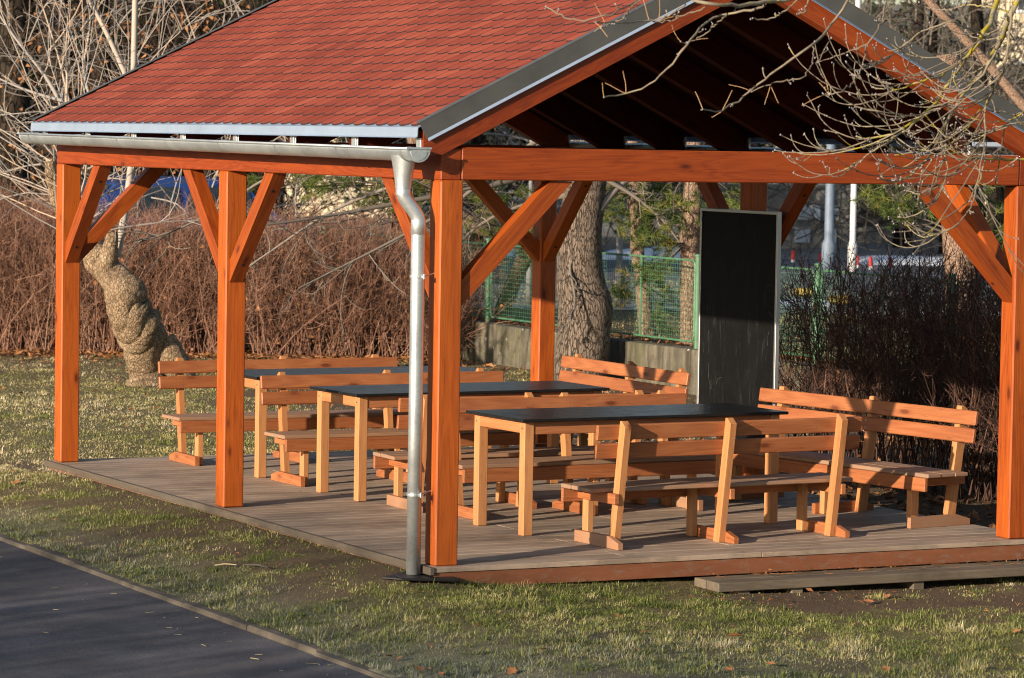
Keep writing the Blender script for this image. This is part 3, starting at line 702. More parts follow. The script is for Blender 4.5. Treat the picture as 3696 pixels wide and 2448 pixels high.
# ------------------------------------------------------------------ benches
def make_bench():
    t = thing('backrest_bench', 'x', 'bench', group='larch benches with backrests'); S = .905
    lean = lambda z: .175-.145*(z-.08)          # seat-side face of the back post
    for i in range(3):
        u = i*S; outer = -1 if i == 0 else 1
        lu0, lu1 = (u, u+.046) if i == 0 else (u-.081, u-.035)
        fu0, fu1 = (u-.036, u-.001) if i == 0 else (u-.0345, u+.0005)
        b = MB(); b.prism([(0, 0), (.56, 0), (.56, .075), (.125, .078), (0, .042)], (fu0, 0, .0005), (0, 1, 0), (0, 0, 1), (1, 0, 0), fu1-fu0); b.build('foot', M['footw'] if i == 0 else M['bench'], t)
        b = MB(); b.box((lu0, .452, .001), (lu1, .524, .362), .004, 2); b.build('leg', M['pale'], t)
        b = MB(); th = .072
        b.prism([(lean(0), 0.001), (lean(.84), .84), (lean(.84)-.02, .842), (lean(.80)-th, .805), (lean(0)-th, .001)], (lu0, 0, 0), (0, 1, 0), (0, 0, 1), (1, 0, 0), .046, 0, (-.14, 1)); bp = b.build('back_post', M['pale'], t)
        b = MB(); ru0, ru1 = (u-.036, u-.001) if i == 0 else (u-.0345, u+.0005)
        b.box((ru0, .055, .292), (ru1, .530, .3625), .003, 1); b.build('seat_bearer', M['bench'], t)
    x0, x1 = -.16, 2*S+.135
    b = MB()
    for k in range(3): b.box((x0+random.uniform(-.004, .004), .158+k*.128+.003, .364), (x1, .158+(k+1)*.128-.003, .392+random.uniform(-.001, .001)), .005, 0)
    b.build('seat', M['seat'], t)
    b = MB(); b.box((x0+.01, .527, .268), (x1-.01, .556, .3635), .004, 0); b.build('seat_apron', M['bench'], t)
    for z0, z1 in ((.592, .692), (.716, .816)):
        zc = (z0+z1)/2; d = unit(np.array([0, -.145, 1.])); n = np.array([0, d[2], -d[1]])
        b = MB(); b.beam((x0/2+x1/2, lean(zc)+.0155, zc), [(1, 0, 0), d, n], [x1-x0+random.uniform(-.01, .01), .102, .029], .006); pk = b.build('back_plank', M['bench'], t)
        s = MB()
        for i in range(3):
            for zz in (z0+.025, z1-.025):
                s.lathe([(.0042, 0), (.0042, .0012)], (i*S+(.02 if i == 0 else -.06), lean(zz)+.0300, zz), n, 7)
        s.build('screws', M['screw'], pk)
    return t
bn0 = make_bench()
spots = [
 (1.532, .353, 2.8, 1., 'bench nearest the camera with its back turned, at the front table'),
 (3.17, 2.78, 182.0, 1., 'bench facing the camera behind the front black table'),
 (1.225, 2.745, -1.0, 1., 'bench back to back behind the front table, turned towards the middle table'),
 (2.90, 5.235, 181.0, 1., 'bench facing the camera behind the middle black table'),
 (2.765, 6.95, 180.6, 1.02, 'rearmost bench, facing the camera in front of the gnarled leaning tree'),
 (4.53, 4.73, 89.6, 1.04, 'bench set sideways behind the blackboard, in front of the thick trunk'),
 (4.596, .878, 98.3, 1.13, 'bench set sideways along the right edge, before the dark hedge')]
for i, (x, y, a, sx, lab) in enumerate(spots):
    o = bn0 if i == 0 else dup(bn0); o.location = (x, y, .001); o.rotation_euler = (0, 0, math.radians(a)); o.scale = (sx, 1, 1); o['label'] = lab

# ------------------------------------------------------------------ blackboard
bb = thing('blackboard', 'tall blackboard in an aluminium frame fixed to a pavilion post', 'blackboard')
bx, by0, by1, bz0, bz1 = 4.285, 2.985, 4.155, .36, 2.153
b = MB(); b.box((bx, by0+.018, bz0+.018), (bx+.018, by1-.018, bz1-.018), .001, 2); bp = b.build('writing_surface', M['board'], bb)
b = MB()
b.box((bx-.008, by0, bz0), (bx+.026, by0+.024, bz1), .002, 2); b.box((bx-.008, by1-.024, bz0), (bx+.026, by1, bz1), .002, 2)
b.box((bx-.008, by0+.0245, bz1-.024), (bx+.026, by1-.0245, bz1), .002, 1); b.box((bx-.008, by0+.0245, bz0), (bx+.026, by1-.0245, bz0+.024), .002, 1)
b.build('frame', M['alu'], bb)
b = MB(); b.box((bx+.028, D2-.02, 1.9), (W-.001, D2+PW+.02, 1.97), .002, 1); b.box((bx+.028, D2-.02, .55), (W-.001, D2+PW+.02, .62), .002, 1); b.build('mounting_batten', M['stain2'], bb)
def scrib(pts, r=.0018):
    c = MB(); c.tube([(bx-.0003, y, z) for y, z in pts], r, 4); c.build('chalk_mark', M['chalk'], bp)
def px(u_, v_): p = at(2464+u_*.5203, 816+v_*.5203, 0, bx); return (p[1], p[2])
for L_ in (((172, 555), (175, 615)), ((180, 720), (183, 800), (182, 880)), ((182, 950), (180, 1050), (190, 1100), (205, 1130), (180, 1118)), ((148, 800), (147, 880)), ((575, 440), (600, 405), (630, 420), (625, 450), (590, 450)), ((570, 460), (572, 520), (580, 570)), ((595, 590), (615, 620), (632, 632)), ((600, 730), (585, 780), (590, 830)), ((230, 1100), (245, 1060), (270, 1050)), ((515, 670), (520, 690))):
    scrib([px(*q) for q in L_], .0007)

# ------------------------------------------------------------------ retaining wall, fence
rw = MB(); ys = np.arange(-6, 34.1, 2.0)
for k in range(len(ys)-1): rw.box((9.47+random.uniform(-.003, .003), ys[k]+.003, -.5), (9.70, ys[k+1]-.003, .385+random.uniform(-.01, .01)), .012, 1)
tag(rw.build('retaining_wall', M['wallc']), 'low stained concrete wall under the green mesh fence', 'wall')
fe = thing('mesh_fence', 'green wire mesh fence panels between posts on the low concrete wall', 'fence')
FX = 9.60; fys = [1.0, 3.48, 5.94, 8.41, 10.85, 13.31, 15.89, 18.47, 21.0, 23.5, 26.0]
for k, y in enumerate(fys):
    b = MB(); r = .030 if k != 5 else .036; b.lathe([(r, 0), (r, 1.05), (r+.014, 1.051), (r+.014, 1.068), (r*.5, 1.075)], (FX, y, .36), (0, 0, 1), 14)
    for z in (.55, 1.22): b.box((FX-.012, y-.075, z), (FX+.012, y+.075, z+.02), .002, 1)
    b.build('post', M['green'], fe)
for k in range(len(fys)-1):
    a_, c_ = fys[k]+.075, fys[k+1]-.075; b = MB(); z0, z1 = .46, 1.36; rr = .06
    pts = []
    for (yy, zz, s0) in ((a_, z0, 180), (c_, z0, 270), (c_, z1, 0), (a_, z1, 90)):
        cy_ = yy+(rr if yy == a_ else -rr); cz_ = zz+(rr if zz == z0 else -rr)
        for q in range(4): an = math.radians(s0+q*30); pts.append((FX, cy_+rr*math.cos(an), cz_+rr*math.sin(an)))
    pts.append(pts[0]); b.tube(pts, .012, 6, cap=False)
    pn = b.build('panel_frame', M['green'], fe)
    b = MB()
    b.tube([(FX, (a_+c_)/2, z0), (FX, (a_+c_)/2, z1)], .011, 6); b.build('stile', M['green'], pn)
    b = MB(); yy = a_+.05
    while yy < c_-.02: b.tube([(FX+.004, yy, z0), (FX+.004, yy, z1)], .0021, 4, cap=False); yy += .05
    zz = z0+.05
    while zz < z1-.02: b.tube([(FX-.002, a_, zz), (FX-.002, c_, zz)], .0021, 4, cap=False); zz += .05
    b.build('wire_mesh', M['green'], pn)

# ------------------------------------------------------------------ organic trunks
def trunk_mesh(name, pts, rad, mat, parent, seg=28, lump=.18, lfreq=3., sub=8, seed=0, billow=0.):
    """tapered limb along pts, with lumps and burls as real relief"""
    P = np.array(pts, float); r = np.array(rad, float); n = len(P)
    tt = np.linspace(0, n-1, (n-1)*sub+1); i = np.clip(tt.astype(int), 0, n-2); f = tt-i
    def cr(A):
        E_ = np.concatenate([2*A[:1]-A[1:2], A, 2*A[-1:]-A[-2:-1]]); p0, p1, p2, p3 = E_[i], E_[i+1], E_[i+2], E_[i+3]; g_ = f.reshape(-1, *([1]*(A.ndim-1)))
        return .5*(2*p1+(p2-p0)*g_+(2*p0-5*p1+4*p2-p3)*g_**2+(3*p1-p0-3*p2+p3)*g_**3)
    C = cr(P); rr = cr(r); T = unit(np.gradient(C, axis=0)); ref = np.array([.8, .3, .1]); A = unit(np.cross(T, ref)); B = np.cross(T, A)
    an = np.arange(seg)*2*np.pi/seg; L = np.concatenate([[0], np.cumsum(np.linalg.norm(np.diff(C, axis=0), axis=1))])
    ca, sa = np.cos(an), np.sin(an); rs = np.random.RandomState(seed)
    d = np.zeros((len(C), seg))
    for k in range(26):
        fr = lfreq*rs.uniform(.5, 2.6); ph = rs.uniform(0, 6.28); m_ = rs.randint(0, 6)
        d += np.sin(L[:, None]*fr*6.28/1.0+m_*an[None]+ph)*rs.uniform(.2, 1)/(1+.5*m_)
    d = d/np.abs(d).max()
    p0 = C[:, None]+rr[:, None, None]*(A[:, None]*ca[None, :, None]+B[:, None]*sa[None, :, None]); g3 = np.zeros_like(d)
    for k in range(46):
        kv = rs.normal(0, 1, 3); kv *= rs.uniform(6, 42)/np.linalg.norm(kv); g3 += np.sin(p0@kv+rs.uniform(0, 6.28))/np.linalg.norm(kv)**.75
    d = .45*d+.75*g3/np.abs(g3).max()
    if billow:
        q = np.zeros_like(d)
        for f0, f1, am in ((4, 8, .8), (11, 19, .4), (26, 60, .36)):
            n_ = np.zeros_like(d)
            for k in range(14):
                kv = rs.normal(0, 1, 3); kv *= rs.uniform(f0, f1)/np.linalg.norm(kv); n_ += np.sin(p0@kv+rs.uniform(0, 6.28))
            q += am*(np.minimum(np.abs(n_)/3.4, 1.4)-.6)
        th = np.arctan2(sa, ca)[None]; ph = L[:, None]/.27+.42*np.sin(th+1.1)+.22*np.sin(2*th+L[:, None]*3+.6)+.25*np.sin(L[:, None]*5.3)
        wrap = np.abs(np.sin(np.pi*ph))**.5*(.75+.35*np.sin(th*1+L[:, None]*2.3))
        d = .15*d+billow*(.5*q+2.0*(wrap-.70))
    Rr = rr[:, None]*(1+lump*d)
    V = C[:, None]+Rr[:, :, None]*(A[:, None]*ca[None, :, None]+B[:, None]*sa[None, :, None])
    gc = np.stack([np.repeat(L[:, None], seg, 1), ca[None]*np.full((len(C), 1), rr.mean()), sa[None]*np.full((len(C), 1), rr.mean())], -1)
    I = np.arange(len(C)*seg).reshape(len(C), seg); J = np.roll(I, -1, 1)
    Q = np.stack([I[:-1], J[:-1], J[1:], I[1:]], -1).reshape(-1, 4)
    Vf = np.concatenate([V.reshape(-1, 3), C[-1:]]); k = len(Vf)-1
    cap = np.stack([I[-1], J[-1], np.full(seg, k)], -1)
    return fast_mesh(name, Vf, [Q, cap], mat, parent, {'gc': np.concatenate([gc.reshape(-1, 3), gc[-1:, 0]])}, True)
def pxl(L, t): return [atd(u, v, t) for u, v in L]
def resample(P, K):
    P = np.asarray(P, float); L = np.concatenate([[0], np.cumsum(np.linalg.norm(np.diff(P, axis=0), axis=1))]); q = np.linspace(0, L[-1], K)
    return np.stack([np.interp(q, L, P[:, k]) for k in range(3)], -1)
def smooth_path(P, K):
    P = resample(P, K)
    for _ in range(3): P[1:-1] = (P[:-2]+2*P[1:-1]+P[2:])/4
    return P

# ------------------------------------------------------------------ gnarled leaning tree
D_G = 37.0; PXM = D_G/FPX
gt = thing('gnarled_tree', 'leaning knobbly pollarded tree with pale shoots in front of the brown hedge', 'tree', tuple(atd(535, 1400, D_G)))
loc0 = np.array(gt.location)
raw = [(545, 1470, 104), (540, 1415, 88), (537, 1363, 70), (535, 1310, 76), (520, 1229, 86), (490, 1165, 90), (455, 1111, 77), (447, 1069, 78), (428, 1031, 64), (394, 988, 52), (364, 946, 61), (335, 900, 46), (300, 855, 40), (241, 785, 36), (209, 694, 31), (187, 625, 23), (181, 583, 19)]
trunk_mesh('trunk', [atd(u, v, D_G+.25*math.sin(k*.7))-loc0 for k, (u, v, r) in enumerate(raw)], [r*PXM for *_, r in raw], M['gnarl'], gt, 96, .26, 2.2, 20, 4, .46)
trunk_mesh('stub', [atd(u, v, D_G-.12)-loc0 for u, v in ((378, 985), (392, 930), (401, 885), (406, 845), (408, 835))], [.10, .10, .085, .065, .05], M['gnarl'], gt, 30, .2, 3, 10, 8, .42)
trunk_mesh('root_flare', [atd(u, v, D_G+.15)-loc0 for u, v in ((585, 1225), (618, 1290), (655, 1345), (690, 1400))], [.16, .17, .15, .10], M['gnarl'], gt, 40, .22, 3, 10, 9, .42)
b = MB(); b.lathe([(.05, 0), (.048, .01)], atd(181, 580, D_G)-loc0, (-.2, -.2, .95), 14); b.build('cut_face', M['cut'], gt)
tw = Twigs()
def lay(tw, pts, depth, r0, r1, K=14, rnd=.6, mi=0, off=None, dvar=0.):
    P = smooth_path([atd(u, v, depth+(dvar*i/(len(pts)-1))) for i, (u, v) in enumerate(pts)], K)
    if off is not None: P = P-off
    tw.add(P[None], np.linspace(r0, r1, K)[None], np.array([rnd]), 6, mi); return P
z7 = lambda L: [(x*.4464, y*.4464) for x, y in L]
main = [z7([(950, 2080), (1000, 1750), (1062, 1440), (1075, 1000), (1080, 600), (1092, 0), (1100, -250)]),
        z7([(505, 860), (400, 660), (300, 520), (150, 350), (0, 130), (-120, -60)]), z7([(500, 815), (330, 770), (130, 700), (0, 640), (-150, 560)]),
        z7([(500, 860), (420, 880), (330, 760), (260, 800)]), z7([(535, 850), (545, 600), (530, 400), (560, 0)]), z7([(560, 830), (480, 480), (330, 0)]),
        z7([(420, 1310), (300, 1240), (190, 1140), (145, 1050)]), z7([(430, 930), (330, 900), (200, 915), (0, 930), (-80, 925)]), z7([(400, 960), (280, 985), (160, 1000), (85, 970)]),
        z7([(1040, 660), (960, 480), (860, 260), (720, 0)]), z7([(720, 760), (670, 600), (690, 420), (740, 160), (700, 0)]),
        z7([(330, 1330), (220, 1340), (100, 1380), (0, 1392)])]
shoots = []
for i, L_ in enumerate(main):
    r0 = (.042, .027, .021, .016, .016, .016, .012, .012, .010, .032, .017, .012)[i]
    P = lay(tw, L_, D_G+(.1, -.2, -.3, 0, .2, .3, -.2, -.4, -.3, .4, .5, -.3)[i], r0, r0*(.75 if i in (0, 9) else .25), 16, (.72, .45, .5, .8, .9, .85, .9, .45, .45, .75, .65, .4)[i], 0, loc0); shoots.append(P)
S = np.stack([resample(p, 12) for p in shoots])
Pc, ix = children(S, 7, .45, .5, .15, 7, .5, .1); tw.add(Pc, taper(len(Pc), 7, .0065, .003), rng.random(len(Pc)))
Pd, ix = children(Pc, 3, .5, .6, .2, 5); tw.add(Pd, taper(len(Pd), 5, .0038, .002), rng.random(len(Pd)))
# wands out of the pollard head, arching over to the right behind the roof
st_ = np.array([atd(rng.uniform(190, 330), rng.uniform(560, 860), D_G+rng.normal(0, .3)) for _ in range(44)])-loc0
dr = unit(np.outer(rng.normal(.15, .75, 44), RT)+np.outer(rng.uniform(.3, 1, 44), UP)+np.outer(rng.normal(.1, .4, 44), FW))
P = curves(st_, dr, rng.uniform(1.2, 4.6, 44), 10, .7, -.15); tw.add(P, taper(44, 10, .0085, .0035), rng.random(44), 4)
Pc, ix = children(P, 5, .4, .5, .25, 6); tw.add(Pc, taper(len(Pc), 6, .006, .0025))
tw.build('shoots', M['twigpale'], gt)

# ------------------------------------------------------------------ thick trunk tree at the wall
D_B = 38.3; q = D_B/FPX
bt = thing('furrowed_tree', 'thick upright tree trunk with furrowed bark in front of the concrete wall', 'tree', tuple(atd(2095, 1424, D_B))); l0 = np.array(bt.location)
raw = [(2096, 1440, 104), (2095, 1400, 97), (2098, 1300, 95), (2108, 1200, 95), (2112, 1110, 100), (2098, 1040, 90), (2092, 960, 82), (2092, 850, 80), (2105, 740, 78), (2116, 640, 74), (2126, 450, 70), (2135, 200, 66), (2140, -100, 58), (2150, -500, 48)]
trunk_mesh('trunk', [atd(u, v, D_B)-l0 for u, v, r in raw], [r*q for *_, r in raw], M['bark'], bt, 48, .05, 1.6, 10, 2)
bo = Twigs(); limbs = []
for L_, r0, dv in (([(2160, 760), (2205, 700), (2262, 650), (2330, 590), (2420, 420)], .055, .5), ([(2085, 560), (1900, 640), (1680, 690), (1400, 740), (1130, 790), (960, 812)], .05, -1.2), ([(2090, 500), (1800, 560), (1500, 640), (1180, 760), (1050, 860), (900, 960)], .04, -1.0),
                   ([(2095, 420), (1850, 560), (1620, 760), (1440, 860), (1240, 960), (1080, 1040)], .035, -1.6), ([(2080, 700), (1960, 720), (1820, 760), (1700, 830), (1640, 900)], .04, .8), ([(2100, 380), (1500, 470), (1000, 600), (800, 760), (620, 850), (480, 880)], .035, -1.4),
                   ([(2090, 880), (2050, 960), (2078, 1060), (2068, 1160), (1990, 1205)], .02, -.6), ([(2170, 640), (2280, 700), (2400, 800), (2470, 900)], .03, .4)):
    P = lay(bo, L_, D_B-.1, r0, r0*.22, 18, rng.uniform(.5, 1), 0, l0, dv); limbs.append(resample(P, 14))
S = np.stack(limbs); Pc, ix = children(S, 13, .30, .55, .2, 8, .9, .25); bo.add(Pc, taper(len(Pc), 8, .010, .004), .35+.65*rng.random(len(Pc)))
Pd, ix = children(Pc, 5, .5, .6, .15, 6, .9, .3); bo.add(Pd, taper(len(Pd), 6, .0055, .0025), .35+.65*rng.random(len(Pd)))
bo.build('branches', M['twiggrey'], bt)

# ------------------------------------------------------------------ pines beyond the fence
def needles(tw, centers, axis, n, L, spread, mi=0, width=.0035):
    N = len(centers); i = np.repeat(np.arange(N), n); c = centers[i]+axis[i]*(rng.random(len(i))[:, None]-.5)*.12
    d = unit(axis[i]*rng.uniform(.2, 1.3, (len(i), 1))+rng.normal(0, spread, (len(i), 3))); ln = L*rng.uniform(.6, 1.2, (len(i), 1))
    s = unit(np.cross(d, rng.normal(0, 1, d.shape)))*width
    rr = np.clip(np.repeat(rng.random(N), n)*.75+rng.normal(.1, .13, len(i)), 0, 1)
    tw.tris(c-s, c+s, c+d*ln, rr, mi)
def pine(label, base, pts, rad, tufts, depth, seed):
    t = thing('pine_tree', label, 'tree', tuple(base), group='pines beyond the green fence'); l0 = np.array(t.location)
    trunk_mesh('trunk', [np.array(base)-l0-np.array([0, 0, .05])]+[atd(u, v, depth)-l0 for u, v in pts], rad, M['pinebark'], t, 20, .06, 2, 6, seed)
    tw = Twigs(); top = np.array([atd(u, v, depth) for u, v in pts])-l0
    cs = []; ax = []
    for (u, v, n, su, sv, sd) in tufts:
        for _ in range(n):
            c = atd(u+rng.normal(0, su), v+rng.normal(0, sv), depth+rng.normal(0, sd))-l0; s = top[np.argmin(np.abs(top[:, 2]-(c[2]+rng.uniform(-.1, .5))))]
            mid = (s+c)/2+rng.normal(0, .08, 3)+np.array([0, 0, .08]); P = smooth_path([s, mid, c], 9); tw.add(P[None], np.linspace(.014, .004, 9)[None], np.array([rng.random()*.7]), 4, 1); cs.append(c); ax.append(unit(c-mid+np.array([0, 0, .1])))
    cs = np.array(cs); ax = np.array(ax); tips = [cs]; axs = [ax]
    for _ in range(3): tips.append(cs+rng.normal(0, .09, cs.shape)); axs.append(unit(ax+rng.normal(0, .5, ax.shape)))
    needles(tw, np.concatenate(tips), np.concatenate(axs), 46, .12, .55)
    tw.build('crown', [M['needle'], M['twiggrey']], t)
b1 = at(2342, 1211, 2, .33); d1 = float((b1-CAM)@FW)
pine('slim pine with flaking orange bark, seen through the mesh beside the thick trunk', b1, [(2330, 1150), (2318, 1020), (2300, 900), (2300, 800), (2290, 700), (2285, 500), (2280, 200)], [.105, .098, .088, .082, .080, .076, .07, .06, .04],
     [(2230, 760, 10, 40, 45, .5), (2330, 830, 8, 40, 30, .5), (2290, 690, 10, 60, 40, .6), (2250, 1060, 5, 18, 30, .3), (2400, 740, 9, 50, 40, .6), (2360, 980, 4, 25, 40, .3), (2390, 1080, 5, 30, 50, .4)], d1, 3)
b2 = at(2492, 1255, 2, .33); d2 = float((b2-CAM)@FW)
pine('pine trunk standing just left of the blackboard behind a green fence post', b2, [(2492, 1150), (2493, 1000), (2490, 870), (2498, 760), (2505, 600), (2510, 300)], [.125, .12, .118, .115, .11, .10, .09, .07],
     [(2440, 760, 10, 45, 40, .5), (2520, 700, 8, 50, 40, .6), (2370, 980, 5, 25, 20, .3), (2400, 900, 5, 30, 30, .4), (2580, 760, 6, 60, 50, .6)], d2, 5)
b3 = np.append(atd(3478, 1290, 36.2)[:2], .33)
pine('broad pine trunk rising behind the dark hedge by the right front post', b3, [(3478, 1100), (3470, 960), (3462, 860), (3440, 600), (3420, 200)], [.20, .19, .185, .18, .16, .13, .10],
     [(3180, 710, 5, 40, 20, .5), (3240, 780, 5, 35, 20, .4), (3330, 640, 8, 70, 50, .7), (3560, 700, 6, 60, 60, .6), (3640, 800, 5, 40, 60, .6)], 36.2, 7)
b4 = np.append(atd(1790, 1180, 44)[:2], .30)
pine('crooked pine half hidden behind the front left post, above the road', b4, [(1880, 960), (1905, 930), (1880, 880), (1790, 840), (1690, 800), (1560, 690), (1500, 560), (1480, 300)], [.10, .10, .10, .10, .10, .09, .085, .08, .07, .05],
     [(1720, 690, 16, 60, 40, .7), (1830, 750, 14, 60, 50, .7), (1500, 670, 16, 70, 30, .7), (1280, 650, 16, 90, 30, .8), (1080, 640, 14, 90, 25, .8), (1400, 720, 10, 90, 30, .7), (1780, 850, 10, 50, 30, .6), (1910, 880, 6, 30, 50, .5)], 43.5, 9)

# ------------------------------------------------------------------ hedges
def hedge(name, label, base, depthv, hfun, n, mat, leafmat, rad, per=4, per2=2, lean=.22, leaves=1500, lsz=.045, hv=(.72, .34)):
    """base: polyline of the front edge; stems fill a strip depthv behind it"""
    base = np.array(base, float); L = np.concatenate([[0], np.cumsum(np.linalg.norm(np.diff(base, axis=0), axis=1))])
    s = rng.random(n)*L[-1]; q = rng.random(n); x = np.interp(s, L, base[:, 0])+depthv[0]*q; y = np.interp(s, L, base[:, 1])+depthv[1]*q
    # stems rise in clumps
    ccount = int(L[-1]*3.2); cl = rng.random(ccount)*L[-1]; ci = np.argmin(np.abs(s[:, None]-cl[None]), 1); sc_ = .72*s+.28*cl[ci]+rng.normal(0, .05, n); x0 = np.interp(sc_, L, base[:, 0])+depthv[0]*q; y0 = np.interp(sc_, L, base[:, 1])+depthv[1]*q
    z0 = ground_z(x0, y0)-.04; hh = hfun(s/L[-1])*(hv[0]+hv[1]*rng.random(n)**.7)
    tgt = np.stack([x+rng.normal(0, lean, n), y+rng.normal(0, lean, n), z0+hh], -1); st = np.stack([x0, y0, z0], -1)
    d = unit(tgt-st+rng.normal(0, .12, st.shape)); P = curves(st, d, np.linalg.norm(tgt-st, axis=1), 8, .35, 0, .14)
    tw = Twigs(); tw.add(P, taper(n, 8, rad*1.7, rad*.7), np.clip(rng.normal(.5, .22, n), 0, 1))
    Pc, i = children(P, per, .34, .68, .2, 6, .6, .45); tw.add(Pc, taper(len(Pc), 6, rad*.85, rad*.45), np.clip(rng.normal(.5, .25, len(Pc)), 0, 1))
    if per2:
        Pd, i = children(Pc, per2, .5, .55, .3, 4, .5, .4); tw.add(Pd, taper(len(Pd), 4, rad*.55, rad*.35), np.clip(rng.normal(.5, .25, len(Pd)), 0, 1))
    o = tw.build(name, mat); tag(o, label, 'hedge')
    if leaves:
        k = rng.integers(0, n, leaves); j = rng.integers(1, 7, leaves); c = P[k, j]+rng.normal(0, .06, (leaves, 3))
        a = rng.normal(0, 1, (leaves, 3)); a = unit(a)*lsz*rng.uniform(.5, 1.2, (leaves, 1)); e = unit(np.cross(a, rng.normal(0, 1, (leaves, 3))))*lsz*.45
        lf = Twigs(); lf.tris(c-e, c+e, c+a, rng.random(leaves)); lf.tris(c-e, c+e, c-a*.7, rng.random(leaves)); lf.build('clinging_leaves', leafmat, o)
    return o
hedge('bare_hedge', 'tall reddish brown leafless hedge along the back of the lawn', [(1.0, 23.6), (4.45, 21.5), (6.5, 20.15), (8.6, 19.2), (9.3, 18.6)], (.55, 1.15), lambda q: 2.0-.30*sstep(.28, .6, q)-.45*sstep(.85, 1, q), 5200, M['twigred'], M['leaf'], .0034, 8, 3, .40, 4200)
hedge('dark_hedge', 'dark bare hedge behind the sideways bench on the right', [(6.35, -2.4), (6.45, 2), (6.4, 4.6), (6.3, 6.6)], (1.0, .2), lambda q: 1.98-.10*sstep(.85, 1., q), 680, M['twigdark'], M['leaf'], .0042, 10, 4, .26, 800, .035, (.80, .20))
hedge('shade_shrub_row', 'unseen row of bare shrubs added beyond the asphalt to shade lawn and deck', [(-16.3, -19), (-16.4, -10), (-16.4, -4), (-16.5, -1.2)], (.9, 0), lambda q: 4.0+.7*vnoise(q*60, q*0, 1.), 560, M['twigdark'], M['leaf'], .012, 4, 0, .25, 300, .08)  # out-of-view shrubs, added and shaped to cast streaked shade on path and deck

